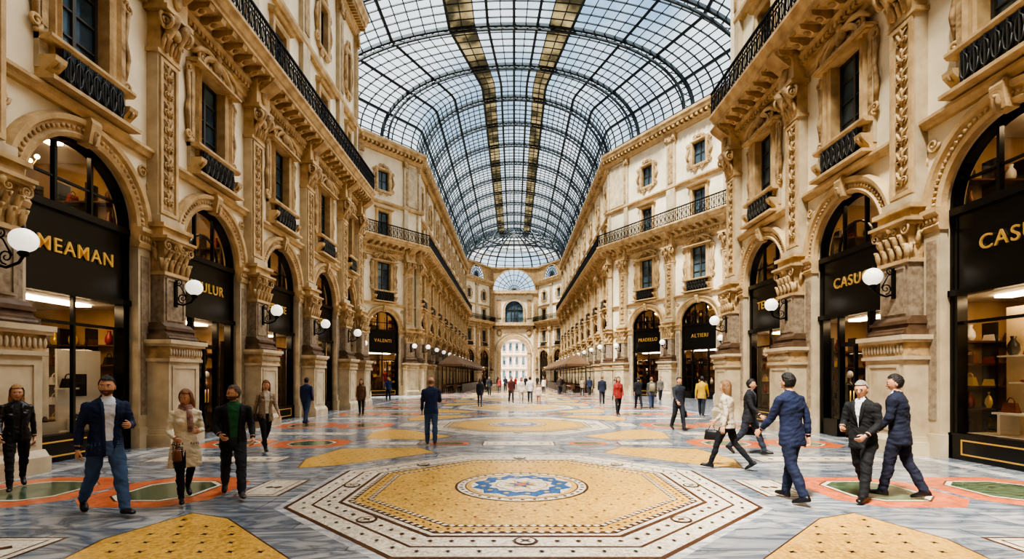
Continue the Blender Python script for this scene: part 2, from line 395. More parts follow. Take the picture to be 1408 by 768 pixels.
    mb.extr([(0,8.3),(-0.3,8.3),(-0.36,8.36),(-0.36,8.42),(0,8.42)],-1.1,1.1,TAN)
    mb.box(-1.15,1.15,-0.44,0,7.5,7.58,TAN)
    mb.box(-0.78,0.78,-0.3,-0.27,7.6,8.28,BLACK)
    for i in range(7):
        x=-0.66+0.22*i
        mb.tube([(x+0.09*math.cos(a*math.pi/4),-0.33,7.94+0.26*math.sin(a*math.pi/4)) for a in range(9)],0.016,CURT,4)
        mb.box(x-0.008,x+0.008,-0.34,-0.32,7.6,8.28,CURT)
    entablature(mb,-W,W)
    return mb.mesh('wall_bay_mesh')

def attic_courses(mb,x0,x1):
    mb.extr([(0.05,2.95),(-0.12,2.95),(-0.2,3.08),(-0.2,3.2),(0.05,3.2)],x0,x1,TAN)
    mb.extr([(0.05,7.1),(-0.15,7.1),(-0.2,7.3),(-0.3,7.4),(0.05,7.4)],x0,x1,TAN)
    mb.extr([(0.05,7.6),(-0.65,7.62),(-0.7,7.75),(-0.8,7.9),(-0.8,8.1),(0.05,8.1)],x0,x1,TAN)
    n=max(1,int(round((x1-x0)/0.3833)))
    for i in range(n):
        x=x0+(x1-x0)*(i+0.5)/n; mb.box(x-0.09,x+0.09,-0.6,0.05,7.4,7.62,TAN)
def build_attic():
    mb=MB(); W=2.3
    mb.wall(-W,W,0,8.1,[(-0.5,0.5,0.15,2.3),(-0.5,0.5,4.1,5.7)],0.05,PLASTER,0.3,TAN)
    window_fill(mb,-0.5,0.5,0.15,2.3,0.25,2,3); window_fill(mb,-0.5,0.5,4.1,5.7,0.25,2,2)
    pr=[(0,0.05),(0,-0.06),(0.08,-0.12),(0.2,-0.1),(0.24,0.05)]
    mb.rframe(-0.5,0.5,0.15,2.3,pr,TAN); mb.rframe(-0.5,0.5,4.1,5.7,pr,TAN)
    mb.extr([(0.05,2.5),(-0.2,2.52),(-0.28,2.6),(0.05,2.7)],-0.85,0.85,TAN)
    for sx in (-1,1):
        mb.vol((sx*0.85,-0.03,4.2),0.22,0.06,TAN,'xz',sx,1.5,90); mb.vol((sx*0.85,-0.03,5.6),0.22,0.06,TAN,'xz',-sx,1.5,-90)
        mb.tube([(sx*0.8,-0.02,4.4),(sx*0.98,-0.05,4.9),(sx*0.8,-0.02,5.4)],[0.06,0.09,0.06],CARV,6)
        mb.vol((sx*0.3,-0.05,6.05),0.18,0.05,TAN,'xz',-sx,1.5,0); mb.vol((sx*0.3,-0.05,3.8),0.16,0.05,TAN,'xz',sx,1.5,0)
        xa,xb=sorted((sx*W,sx*(W-0.38))); mb.box(xa,xb,-0.15,0.05,0,7.2,PALE)
        xa,xb=sorted((sx*W,sx*(W-0.22))); mb.box(xa,xb,-0.18,0.05,3.4,6.4,CARV)
        xa,xb=sorted((sx*W,sx*(W-0.45))); mb.box(xa,xb,-0.26,0.05,6.6,7.2,CARV); mb.vol((sx*(W-0.25),-0.28,6.8),0.16,0.05,TAN,'xz',sx)
        mb.box(xa,xb,-0.22,0.05,0,0.4,TAN)
    mb.ell((0,-0.05,6.1),(0.15,0.12,0.2),CARV)
    attic_courses(mb,-W,W)
    return mb.mesh('attic_bay_mesh')
def build_filler(w):
    mb=MB()
    mb.box(-w/2,w/2,0,0.3,0,12.5,PLASTER); mb.box(-w/2,w/2,-0.2,0,0,0.5,PALE)
    mb.extr([(0,4.9),(-0.1,4.9),(-0.16,5.2),(-0.16,5.38),(0,5.38)],-w/2,w/2,TAN)
    mb.extr([(0,7.25),(-0.12,7.25),(-0.22,7.38),(-0.22,7.45),(0,7.45)],-w/2,w/2,TAN)
    entablature(mb,-w/2,w/2)
    me=mb.mesh('filler'); ma=MB(); ma.box(-w/2,w/2,0.05,0.35,0,8.1,PLASTER); ma.box(-w/2+0.1,w/2-0.1,-0.05,0.05,3.4,6.9,PALE); attic_courses(ma,-w/2,w/2)
    return me,ma.mesh('filler_attic')

def handbag(mb,x,y,z,s,m):
    mb.add([(x-0.16*s,y-0.06*s,z),(x+0.16*s,y-0.06*s,z),(x+0.16*s,y+0.06*s,z),(x-0.16*s,y+0.06*s,z),(x-0.12*s,y-0.03*s,z+0.2*s),(x+0.12*s,y-0.03*s,z+0.2*s),(x+0.12*s,y+0.03*s,z+0.2*s),(x-0.12*s,y+0.03*s,z+0.2*s)],
      [(0,3,2,1),(4,5,6,7),(0,1,5,4),(1,2,6,5),(2,3,7,6),(3,0,4,7)],m)
    mb.tube([(x+0.08*s*math.cos(a*math.pi/6),y,z+0.19*s+0.11*s*math.sin(a*math.pi/6)) for a in range(7)],0.012*s,m,5)
def vase(mb,x,y,z,s,m): mb.lathe((x,y,z),[(0,0),(0.06*s,0),(0.1*s,0.1*s),(0.09*s,0.2*s),(0.035*s,0.3*s),(0.05*s,0.36*s),(0,0.36*s)],12,m)
def shoe(mb,x,y,z,m):
    mb.ell((x,y-0.05,z+0.03),(0.045,0.12,0.03),m,8,5); mb.ell((x,y+0.06,z+0.06),(0.035,0.05,0.055),m,8,5); mb.box(x-0.02,x+0.02,y+0.06,y+0.1,z,z+0.05,m)
def bust(mb,x,y,z,m,cl):
    mb.lathe((x,y,z),[(0.0,0),(0.14,0),(0.13,0.02),(0.02,0.04),(0.02,0.75)],12,IRON)
    mb.lathe((x,y,z),[(0.0,0.72),(0.12,0.74),(0.16,0.9),(0.13,1.05),(0.17,1.25),(0.19,1.38),(0.12,1.46),(0.05,1.5),(0.045,1.58),(0,1.6)],14,cl)
    mb.ell((x,y,z+1.7),(0.075,0.09,0.115),m,10,8)
def build_shop(kind):
    mb=MB(); r=1.45; sp=5.35; y=0.2
    for sx in (-1,1):
        xa,xb=sorted((sx*1.45,sx*1.27)); mb.box(xa,xb,y-0.12,y+0.1,0,sp,BLACK)
    if kind!='door': mb.box(-1.45,1.45,y-0.16,y+0.1,0,0.55,BLACK)
    mb.box(-1.45,1.45,y-0.1,y+0.12,3.5,5.25,BLACK)
    mb.box(-1.45,1.45,y-0.2,y,5.15,5.3,BLACK); mb.box(-1.45,1.45,y-0.18,y,3.45,3.58,BLACK)
    mb.arch([(1.45,y-0.12),(1.45,y+0.1),(1.36,y+0.1),(1.36,y-0.12)],0,sp,0,math.pi,24,BLACK)
    for x in (-0.45,0.45): mb.box(x-0.03,x+0.03,y-0.05,y+0.05,5.2,sp+1.33,BLACK)
    if kind=='door': mb.arch([(0.72,y-0.03),(0.72,y+0.03),(0.67,y+0.03),(0.67,y-0.03)],0,sp,0,math.pi,16,BLACK)
    else: mb.box(-1.35,1.35,y-0.03,y+0.03,5.85,5.9,BLACK)
    mb.add([(-1.3,y,0.1),(1.3,y,0.1),(1.3,y,3.5),(-1.3,y,3.5)],[(0,1,2,3)],SGLASS)
    mb.add([(1.4*math.cos(math.pi*i/20),y,sp-0.1+1.4*math.sin(math.pi*i/20)) for i in range(21)],[tuple(range(21))],SGLASS)
    if kind=='door':
        for x in (-0.62,0.62): mb.box(x-0.05,x+0.05,y-0.08,y+0.08,0,3.5,BLACK)
        mb.box(-0.62,0.62,y-0.06,y+0.06,2.6,2.72,BLACK); mb.box(-0.03,0.03,y-0.05,y+0.05,0,2.6,BLACK)
        for x in (-0.07,0.07): mb.tube([(x,y-0.1,0.95),(x,y-0.1,1.35)],0.016,GOLD,6)
        for a,b in ((-1.3,-0.62),(0.62,1.3)): mb.box(a,b,y-0.12,y+0.08,0,0.5,BLACK)
    else:
        mb.box(-1.3,1.3,y-0.05,y+0.05,2.85,2.91,BLACK)
        if kind!='beige': mb.box(-0.03,0.03,y-0.04,y+0.04,0.5,3.5,BLACK)
        mb.rframe(-1.1,1.1,0.14,0.4,[(0,y-0.16),(0,y-0.175),(0.03,y-0.175),(0.03,y-0.16)],GOLD)
    wl=SWALL
    D=3.0
    mb.box(-2.1,2.1,y+D,y+D+0.05,0,7.3,wl)
    for sx in (-1,1): mb.add([(sx*2.1,y+0.2,0),(sx*2.1,y+D,0),(sx*2.1,y+D,7.3),(sx*2.1,y+0.2,7.3)],[(0,1,2,3)],wl)
    mb.box(-2.1,2.1,y+0.1,y+D,3.45,3.7,SWHITE); mb.box(-2.1,2.1,y+0.1,y+D,7.2,7.3,SWHITE); mb.box(-2.1,2.1,y+0.1,y+D,0.0,0.06,SWOOD)
    mb.box(-1.2,1.2,y+0.6,y+0.95,3.4,3.44,SLAMP); mb.box(-0.9,0.9,y+1.0,y+1.3,7.12,7.18,SLAMP)
    rnd=random.Random(len(kind)*7)
    goods=[LEATH,DKG,REDG,SWHITE,SWOOD,GOLD]
    # side-wall shelving (what an oblique view into the shop sees) and back shelving
    for sx in (-1,1):
        for zz in (0.5,1.0,1.5,2.0,2.5,4.3,4.9,5.5,6.1):
            xa,xb=sorted((sx*2.1,sx*1.78)); mb.box(xa,xb,y+0.5,y+D-0.4,zz,zz+0.04,SWOOD)
            for i in range(5):
                yy=y+0.75+0.46*i; g=rnd.choice(goods); q=rnd.random()
                (handbag if q<0.5 else vase)(mb,sx*1.93,yy,zz+0.04,0.95 if q<0.5 else 1.0,g)
        for i in range(4):
            yy=y+0.5+(D-0.9)*i/3; xa,xb=sorted((sx*2.1,sx*1.76)); mb.box(xa,xb,yy-0.025,yy+0.025,0.05,2.95,DKG); mb.box(xa,xb,yy-0.025,yy+0.025,3.75,6.6,DKG)
    for zz in (0.9,1.45,2.0,2.55):
        mb.box(-1.9,1.9,y+D-0.35,y+D,zz,zz+0.04,SWOOD)
        for i in range(9):
            x=-1.7+0.42*i+rnd.uniform(-0.05,0.05); k=rnd.random(); g=rnd.choice(goods)
            if k<0.45: handbag(mb,x,y+D-0.2,zz+0.04,1.0,g)
            elif k<0.7: vase(mb,x,y+D-0.2,zz+0.04,0.9,g)
            else: shoe(mb,x,y+D-0.2,zz+0.04,g); shoe(mb,x+0.12,y+D-0.2,zz+0.04,g)
    for zz in (4.6,5.3,5.9):
        mb.box(-1.8,1.8,y+D-0.3,y+D,zz,zz+0.04,SWOOD)
        for i in range(7): (vase if rnd.random()<0.5 else handbag)(mb,-1.6+0.5*i,y+D-0.18,zz+0.04,1.1,rnd.choice(goods))
    mb.tube([(0,y+1.3,7.2),(0,y+1.3,6.5)],0.015,GOLD,5)
    for k in range(6):
        a=k*math.pi/3; mb.tube([(0,y+1.3,6.4),(0.3*math.cos(a),y+1.3+0.3*math.sin(a),6.3),(0.4*math.cos(a),y+1.3+0.4*math.sin(a),6.5)],0.015,GOLD,4); mb.ell((0.4*math.cos(a),y+1.3+0.4*math.sin(a),6.56),0.05,SLAMP,6,5)
    if kind=='white':
        mb.box(-1.25,-0.1,y+0.42,y+0.47,0.55,2.35,SWHITE); mb.box(0.1,1.25,y+0.42,y+0.47,0.55,2.35,SWHITE)
        mb.box(-1.27,1.27,y+0.1,y+0.42,0.5,0.56,SWHITE)
        for x in (-0.9,-0.4,0.5,1.0):
            mb.box(x-0.2,x+0.2,y+0.12,y+0.38,0.55,0.8,SWHITE); shoe(mb,x-0.06,y+0.24,0.8,DKG); shoe(mb,x+0.08,y+0.24,0.8,LEATH)
        mb.box(0.45,0.8,y+0.37,y+0.41,1.3,1.8,DKG); vase(mb,-0.65,y+0.27,1.25,1.2,LEATH); mb.box(-0.85,-0.45,y+0.18,y+0.42,1.22,1.25,SWHITE)
        handbag(mb,0.2,y+0.27,1.5,1.0,DKG); mb.box(0.02,0.38,y+0.18,y+0.42,1.46,1.5,SWHITE)
    elif kind=='beige':
        mb.box(-1.25,1.25,y+0.9,y+0.94,0.55,3.2,mat('beige_panel',(226,202,164),0.7,var=0.1))
        mb.box(-0.9,0.7,y+0.25,y+0.75,0.98,1.02,SWHITE)
        for x in (-0.8,0.6): mb.box(x-0.03,x+0.03,y+0.3,y+0.7,0.55,0.98,SWHITE)
        for i,x in enumerate((-0.7,-0.3,0.1,0.5)): (vase if i%2 else handbag)(mb,x,y+0.45,1.02,1.0,goods[(i*2)%6])
        bust(mb,0.95,y+0.45,0.5,BLACK,DKG)
        mb.box(-1.0,-0.2,y+0.7,y+0.9,1.6,1.63,SWHITE); shoe(mb,-0.7,y+0.8,1.63,REDG); shoe(mb,-0.45,y+0.8,1.63,GOLD)
        mb.box(-1.15,-0.35,y+0.6,y+0.9,2.15,2.18,SWHITE); vase(mb,-0.95,y+0.75,2.18,1.1,DKG); handbag(mb,-0.55,y+0.75,2.18,1.0,LEATH)
        mb.box(-1.3,1.3,y+0.08,y+0.9,0.5,0.56,SWHITE)
    elif kind=='goods':
        bust(mb,-0.75,y+0.6,0.4,SWHITE,DKG); bust(mb,0.7,y+0.6,0.4,SWHITE,REDG)
        mb.box(-0.3,0.3,y+0.3,y+0.8,0.1,1.1,SWOOD); handbag(mb,0,y+0.5,1.1,1.6,LEATH)
        mb.box(-1.3,1.3,y+0.08,y+0.9,0.35,0.42,SWHITE)
    else:
        mb.box(-0.8,0.8,y+1.5,y+1.9,0.05,1.0,SWOOD); vase(mb,-0.4,y+1.7,1.0,1.3,SWHITE); handbag(mb,0.3,y+1.7,1.0,1.3,LEATH)
        bust(mb,-0.98,y+0.5,0.1,SWHITE,DKG); bust(mb,0.98,y+0.5,0.1,SWHITE,LEATH)
    return mb.mesh('shopfront_'+kind+'_mesh')

def build_lamp():
    mb=MB()
    mb.box(-0.05,0.05,-0.04,0.0,-0.35,0.35,IRON)
    mb.tube([(0,-0.02,-0.25),(0,-0.2,-0.3),(0,-0.42,-0.22),(0,-0.5,-0.1)],[0.025]*4,IRON,6)
    mb.vol((0,-0.2,-0.12),0.13,0.016,IRON,'yz',1,1.5,-90)
    mb.tube([(0,-0.02,0.25),(0,-0.15,0.18),(0,-0.3,-0.1)],[0.015]*3,IRON,5)
    mb.vol((0,-0.1,0.3),0.09,0.014,IRON,'yz',-1,1.3,-90)
    mb.lathe((0,-0.5,-0.12),[(0,0),(0.05,0.0),(0.09,0.05),(0.06,0.1)],12,IRON)
    mb.ell((0,-0.5,0.16),(0.2,0.2,0.2),GLOBE,20,14)
    mb.lathe((0,-0.5,0.35),[(0.04,0),(0.03,0.03),(0.0,0.07)],8,IRON)
    return mb.mesh('wall_lamp_mesh')

PIL=build_pilaster(); BAY=build_bay(); ATT=build_attic(); LAMP=build_lamp()
SHOP={k:build_shop(k) for k in ('white','beige','goods','door')}

def textmesh(t,size):
    c=bpy.data.curves.new('txt','FONT'); c.body=t; c.size=size; c.extrude=0.015; c.align_x='CENTER'; c.align_y='CENTER'; c.offset=0.001; c.space_character=1.15
    o=bpy.data.objects.new('txt',c); COL.objects.link(o)
    dg=bpy.context.evaluated_depsgraph_get(); me=bpy.data.meshes.new_from_object(o.evaluated_get(dg)); 
    bpy.data.objects.remove(o); me.materials.clear(); me.materials.append(GOLD); return me

SPRING=22.8
def run(name,p0,ang,centers,w,sz,shops,texts=None,pils=True,att=True,lamps=True,pilpos=None,fillers=()):
    sx=w/4.6
    Rz=Matrix.Rotation(ang,4,'Z'); dv=Vector((math.cos(ang),math.sin(ang),0))
    par=empty(name)
    P0=Vector((p0[0],p0[1],0)); za=12.5*sz; k=(SPRING-za)/8.1
    for i,c in enumerate(centers):
        M=Matrix.Translation(P0+dv*c)@Rz
        obj('bay',BAY,par,M@Matrix.Diagonal((sx,sz,sz,1)))
        if att: obj('attic',ATT,par,M@Matrix.Translation((0,0,za))@Matrix.Diagonal((sx,1,k,1)))
        s=shops[i%len(shops)]
        if s:
            e=empty('shopfront',M)
            obj('front',SHOP[s],e,Matrix.Diagonal((sx,sz,sz,1)))
            if texts and i<len(texts) and texts[i]:
                obj('sign_letters',textmesh(texts[i],0.42),e,Matrix.Translation((0,0.075,4.42*sz))@Matrix.Rotation(R(90),4,'X'))
    for a,b in fillers:
        m1,m2=build_filler((b-a)/1.0)
        M=Matrix.Translation(P0+dv*(a+b)/2)@Rz
        obj('corner',m1,par,M@Matrix.Diagonal((1,sz,sz,1))); obj('corner_attic',m2,par,M@Matrix.Translation((0,0,za))@Matrix.Diagonal((1,1,k,1)))
    pp=pilpos if pilpos is not None else ([c-w/2 for c in centers]+[centers[-1]+w/2])
    for c in pp:
        M=Matrix.Translation(P0+dv*c)@Rz@Matrix.Diagonal((sz,sz,sz,1))
        obj('pilaster',PIL,par,M)
        if lamps: obj('wall_lamp',LAMP,None,M@Matrix.Translation((0,-0.47,3.9)))
    return par
run('wall_left',(-9.3,0),R(90),[10.8+4.55*k for k in range(-3,4)],4.55,1.0,['goods','door','goods','white','door','goods','door'],
    [None,'VERONA','LUMENA','MEAMAN','BEULUR','FENICE','ELOISE'])
run('wall_left_corner',(-9.3,0),R(90),[28.1],2.7,1.0,['goods'],None,pilpos=[29.4],lamps=False)
run('wall_right',(9.3,0),R(-90),[-(9.35+4.6*k) for k in range(-3,3)][::-1],4.6,1.0,['goods','door','beige','beige','goods','door'],
    ['TEVERE','CASUO','CASUO','NOVARA',None,None])
sA=5.35
run('wall_chamfer_right',(9.3,48),math.atan2(-12.5,7.5),[4.6,10.1],5.5,1.12,['goods','door'],['PRADELLO','ALTIERI'],fillers=[(-0.6,1.86),(12.84,14.9)])
run('wall_chamfer_left',(-16,40),math.atan2(8,6.7),[1.2,6.65],5.3,1.12,['door','goods'],['RINALDI','VALENTI'],fillers=[(9.3,11.0)])
nav=[2.67+sA*k for k in range(9)]
run('wall_nave_left',(-9.3,48),R(90),nav,sA,1.12,['goods','door','beige'])
run('wall_nave_right',(9.3,96.2),R(-90),nav,sA,1.12,['goods','door','beige'])
run('wall_transept_right',(16.8,35.5),0,[2.8,8.2],5.35,1.12,['goods'])
run('wall_transept_left',(-16,40),0,[-2.8,-8.2][::-1],5.35,1.12,['goods'])
mb=MB()
for sx,de in ((-1,29.5),(1,21.6)):
    mb.box(*sorted((sx*12.8,sx*13.4)),-6,de,0,SPRING,PLASTER)
    mb.box(*sorted((sx*9.32,sx*13.4)),de-0.35,de,0,SPRING,PLASTER)
    mb.box(*sorted((sx*13.4,sx*28)),de-0.4,de,0,SPRING,PLASTER)
mb.box(-13,13,-6.4,-6,0,SPRING,PLASTER)
obj('wall_back',mb.mesh('wall_back'))

# ---------------------------------------------------------------- far end
def build_end():
    mb=MB(); y=112; hw=5.2; r=2.95; sp=7.3; n=24; ztop=13.6
    for a,b in ((-hw,-r),(r,hw)): mb.wall(a,b,0,sp,[],y,PLASTER)
    vs=[];fs=[]
    for sx in (-1,1): mb.add([(sx*hw,y,sp),(sx*r,y,sp),(sx*r,y,ztop),(sx*hw,y,ztop)],[(0,1,2,3)],PLASTER)
    for i in range(n+1):
        a=math.pi*i/n; vs+=[(r*math.cos(a),y,sp+r*math.sin(a)),(r*math.cos(a),y,ztop)]
    for i in range(n): fs.append((2*i,2*i+1,2*i+3,2*i+2))
    mb.add(vs,fs,PLASTER)
    mb.arch([(r,y),(r,y+4)],0,sp,0,math.pi,n,TAN,closed=False)
    for sx in (-1,1): mb.box(*sorted((sx*r,sx*(r+0.1))),y+0.02,y+4,0,sp,TAN)
    mb.arch([(r,y),(r,y-0.3),(r+0.7,y-0.35),(r+0.75,y)],0,sp,0,math.pi,n,TAN)
    mb.arch([(r+1.1,y),(r+1.1,y-0.15),(r+1.3,y-0.15),(r+1.3,y)],0,sp,0,math.pi,n,CARV)
    for sx in (-1,1):
        mb.box(*sorted((sx*(r+0.05),sx*(r+0.75))),y-0.3,y,0,sp,TAN); mb.box(*sorted((sx*(r),sx*(r+0.85))),y-0.42,y,sp-0.4,sp,TAN)
        mb.box(*sorted((sx*4.3,sx*5.2)),y-0.5,y,0,20.5,TAN); mb.box(*sorted((sx*4.5,sx*5.0)),y-0.55,y,3,12.5,CARV); mb.box(*sorted((sx*4.5,sx*5.0)),y-0.55,y,14.5,19.5,CARV)
        mb.ell((sx*3.3,y-0.1,11.4),(0.6,0.2,0.8),CARV)
        mb.box(*sorted((sx*2.9,sx*3.9)),y-0.1,y,14.6,18.8,CARV)
    mb.box(-hw,hw,y-0.9,y,13.0,13.7,TAN); mb.box(-hw,hw,y-0.5,y,12.2,13.0,CARV)
    mb.T=Matrix.Translation((0,y,0)); railing(mb,-hw,hw,-0.8,13.7); mb.T=None
    r2=2.0; s2=16.6; zt=20.7
    for a,b in ((-hw,-r2),(r2,hw)): mb.wall(a,b,13.6,s2,[],y,PLASTER)
    for sx in (-1,1): mb.add([(sx*hw,y,s2),(sx*r2,y,s2),(sx*r2,y,zt),(sx*hw,y,zt)],[(0,1,2,3)],PLASTER)
    vs=[];fs=[]
    for i in range(n+1):
        a=math.pi*i/n; vs+=[(r2*math.cos(a),y,s2+r2*math.sin(a)),(r2*math.cos(a),y,zt)]
    for i in range(n): fs.append((2*i,2*i+1,2*i+3,2*i+2))
    mb.add(vs,fs,PLASTER)
    mb.add([(r2*math.cos(math.pi*i/16),y+0.3,s2+r2*math.sin(math.pi*i/16)) for i in range(17)]+[(-r2,y+0.3,13.6),(r2,y+0.3,13.6)],[tuple(range(19))],WGL)
    mb.arch([(r2,y),(r2,y-0.25),(r2+0.45,y-0.3),(r2+0.5,y)],0,s2,0,math.pi,n,TAN)
    for x in (-0.7,0,0.7): mb.box(x-0.07,x+0.07,y+0.1,y+0.3,13.6,s2+1.8,CURT)
    mb.box(-r2,r2,y+0.1,y+0.3,s2-0.08,s2+0.08,CURT)
    for sx in (-1,1): mb.box(*sorted((sx*r2,sx*(r2+0.5))),y-0.25,y,13.6,s2,TAN)
    mb.box(-hw,hw,y-0.9,y,20.1,20.8,TAN)
    for i in range(14): mb.box(-hw+0.2+0.75*i,-hw+0.55+0.75*i,y-0.7,y,19.8,20.1,TAN)
    return mb.mesh('wall_far')
wf=obj('wall_far',build_end())
run('wall_far_right',(5.2,112),math.atan2(-10,5.5),[2.85,8.55],5.7,1.1,['goods'],lamps=False)
run('wall_far_left',(-10.7,102),math.atan2(10,5.5),[2.85,8.55],5.7,1.1,['goods'],lamps=False)
def lunette(mb,w,z0,z1,m):
    r=min(w/2-0.35,z1-z0-0.35); n=20
    for sx in (-1,1): mb.add([(sx*w/2,0,z0),(sx*r,0,z0),(sx*r,0,z1),(sx*w/2,0,z1)],[(0,1,2,3)],m)
    vs=[];fs=[]
    for i in range(n+1):
        a=math.pi*i/n; vs+=[(r*math.cos(a),0,z0+r*math.sin(a)),(r*math.cos(a),0,z1)]
    for i in range(n): fs.append((2*i,2*i+1,2*i+3,2*i+2))
    mb.add(vs,fs,m)
    mb.arch([(r,0),(r,-0.3),(r+0.3,-0.3),(r+0.3,0)],0,z0,0,math.pi,n,TAN)
    for i in range(1,12):
        a=math.pi*i/12; mb.bar([(0,0,z0),(r*math.cos(a),0,z0+r*math.sin(a))],(0,1,0),0.12,0.12,RIB)
    for q in (0.25,0.5,0.75): mb.arch([(r*q,0),(r*q,-0.08),(r*q+0.1,-0.08),(r*q+0.1,0)],0,z0,0,math.pi,n,RIB)
    mb.add([(r*math.cos(math.pi*i/n),0.05,z0+r*math.sin(math.pi*i/n)) for i in range(n+1)],[tuple(range(n+1))],RGLASS)
    mb.box(-w/2,w/2,-0.4,0,z1-0.15,z1+0.2,TAN)
mb=MB()
mb.T=Matrix.Translation((0,112,0)); lunette(mb,10.4,20.8,25.8,TAN)
for (x,y,a) in ((7.95,107,math.atan2(-10,5.5)),(-7.95,107,math.atan2(10,5.5))):
    mb.T=Matrix.Translation((x,y,0))@Matrix.Rotation(a,4,'Z'); lunette(mb,11.4,SPRING,25.8,TAN)
mb.T=None
obj('wall_drum',mb.mesh('wall_drum'))
mb=MB(); C=(0,102.5); RR=10.6; H0=25.8; HH=5.4
def dp(i,j,k=1.0):
    a=2*math.pi*i/32; p=(math.pi/2)*j/10; return (C[0]+RR*k*math.cos(a)*math.cos(p),C[1]+RR*k*math.sin(a)*math.cos(p),H0+HH*math.sin(p)*k)
for i in range(32): mb.bar([dp(i,j) for j in range(10)],(-math.sin(2*math.pi*i/32),math.cos(2*math.pi*i/32),0),0.14 if i%2 else 0.24,0.2,RIB)
for j in range(0,10): mb.bar([dp(i,j) for i in range(33)],(0,0,1),0.1 if j%3 else 0.26,0.14,RIB)
mb.add([dp(i,j) for j in range(10) for i in range(32)],[(j*32+i,j*32+(i+1)%32,(j+1)*32+(i+1)%32,(j+1)*32+i) for j in range(9) for i in range(32)],RGLASS,True)
mb.lathe((C[0],C[1],H0+HH),[(0,0.1),(1.6,0.0),(1.7,-0.2),(0,-0.2)],16,STRIP)
obj('glass_dome',mb.mesh('glass_dome'))

# ---------------------------------------------------------------- barrel vault
RISE=6.9
def WR(d): return float(np.interp(d,[-7,21.5,21.9,35.5,48,96.5],[9.3,9.3,17,16.9,9.4,9.4]))
def WL(d): return float(np.interp(d,[-7,29.3,29.7,40,48,96.5],[9.3,9.3,16.3,16.0,9.4,9.4]))
def vp(d,a,k=1.0):
    c=math.cos(a); w=WR(d) if c>0 else WL(d)
    return (c*w*k,d,SPRING+RISE*(math.sin(a)**0.9)*(k if k<1 else 1) if math.sin(a)>1e-6 else SPRING)
NA=48; dd=0.85; ds=[-6+dd*i for i in range(int(102.5/dd)+1)]
mb=MB()
for i,d in enumerate(ds):
    big=(i%6==0)
    mb.bar([vp(d,math.pi*k/NA) for k in range(NA+1)],(0,1,0),0.22 if big else 0.075,0.24 if big else 0.09,RIB)
    if big:
        mb.bar([vp(d,math.pi*k/NA,0.95) for k in range(NA+1)],(0,1,0),0.18,0.14,RIB)
        for k in range(NA):
            a0=math.pi*k/NA; a1=math.pi*(k+1)/NA
            if k%2: mb.bar([vp(d,a0,0.95),vp(d,a1)],(0,1,0),0.05,0.05,RIB)
            else: mb.bar([vp(d,a0),vp(d,a1,0.95)],(0,1,0),0.05,0.05,RIB)
for k in range(NA+1):
    a=math.pi*k/NA; big=k in (0,5,10,14,19,22,24,26,29,34,38,43,48)
    mb.bar([vp(d,a) for d in ds],(-math.sin(a),0,math.cos(a)),0.2 if big else 0.065,0.2 if big else 0.08,RIB)
g=[vp(d,math.pi*k/NA) for d in ds for k in range(NA+1)]
fg=[];fo=[]
for i in range(len(ds)-1):
    for k in range(NA):
        f=(i*(NA+1)+k,i*(NA+1)+k+1,(i+1)*(NA+1)+k+1,(i+1)*(NA+1)+k)
        (fo if k in (19,20,27,28) else fg).append(f)
mb.add(g,fg,RGLASS); mb.add(g,fo,STRIP)
obj('ceiling',mb.mesh('ceiling_glass_vault'))

# ---------------------------------------------------------------- floor
MG=marble('marble_grey',(190,188,184),(112,120,130),0.13,1.0,slab=1)
MLB=marble('marble_light',(216,212,204),(150,154,160),0.14,1.3)
MGR=marble('marble_green',(50,66,48),(104,118,92),0.12,2.5)
YEL=tess('mosaic_yellow',(222,178,96),(168,122,58),30)
WHT=tess('mosaic_white',(230,218,196),(168,154,134),30)
BRN=tess('mosaic_brown',(90,56,36),(54,32,24),34)
ORG=tess('mosaic_terracotta',(212,118,78),(162,78,50),12)
BLU=tess('mosaic_blue',(44,104,156),(22,60,108),30)
DRK=tess('mosaic_black',(40,38,38),(22,20,20),30)
mb=MB()
def poly(pts,z,m): mb.add([(x,y,z) for x,y in pts],[tuple(range(len(pts)))],m)
def octo(cx,cy,ap,z,m):
    rr=ap/math.cos(math.pi/8); poly([(cx+rr*math.cos(math.pi/8+i*math.pi/4),cy+rr*math.sin(math.pi/8+i*math.pi/4)) for i in range(8)],z,m)
def chf(cx,cy,a,b,c,z,m): poly([(cx-a+c,cy-b),(cx+a-c,cy-b),(cx+a,cy-b+c),(cx+a,cy+b-c),(cx+a-c,cy+b),(cx-a+c,cy+b),(cx-a,cy+b-c),(cx-a,cy-b+c)],z,m)
def circ(cx,cy,r,z,m,n=40): poly([(cx+r*math.cos(2*math.pi*i/n),cy+r*math.sin(2*math.pi*i/n)) for i in range(n)],z,m)
def dia(cx,cy,r,z,m): poly([(cx-r,cy),(cx,cy-r),(cx+r,cy),(cx,cy+r)],z,m)
def star(cx,cy,r0,r1,k,z,m,ph=0): poly([(cx+(r0 if i%2 else r1)*math.cos(math.pi*i/k+ph),cy+(r0 if i%2 else r1)*math.sin(math.pi*i/k+ph)) for i in range(2*k)],z,m)
mb.add([(-30,-8,0),(30,-8,0),(30,116,0),(-30,116,0)],[(0,1,2,3)],MG)
e=0.0012
def octedge(cx,cy,ap,step,fn):
    rr=ap/math.cos(math.pi/8); P=[(cx+rr*math.cos(math.pi/8+i*math.pi/4),cy+rr*math.sin(math.pi/8+i*math.pi/4)) for i in range(8)]
    for i in range(8):
        a=P[i];b=P[(i+1)%8]; L=math.hypot(b[0]-a[0],b[1]-a[1]); n=max(1,int(L/step))
        for k in range(n):
            t=(k+0.5)/n; fn(a[0]+(b[0]-a[0])*t,a[1]+(b[1]-a[1])*t)
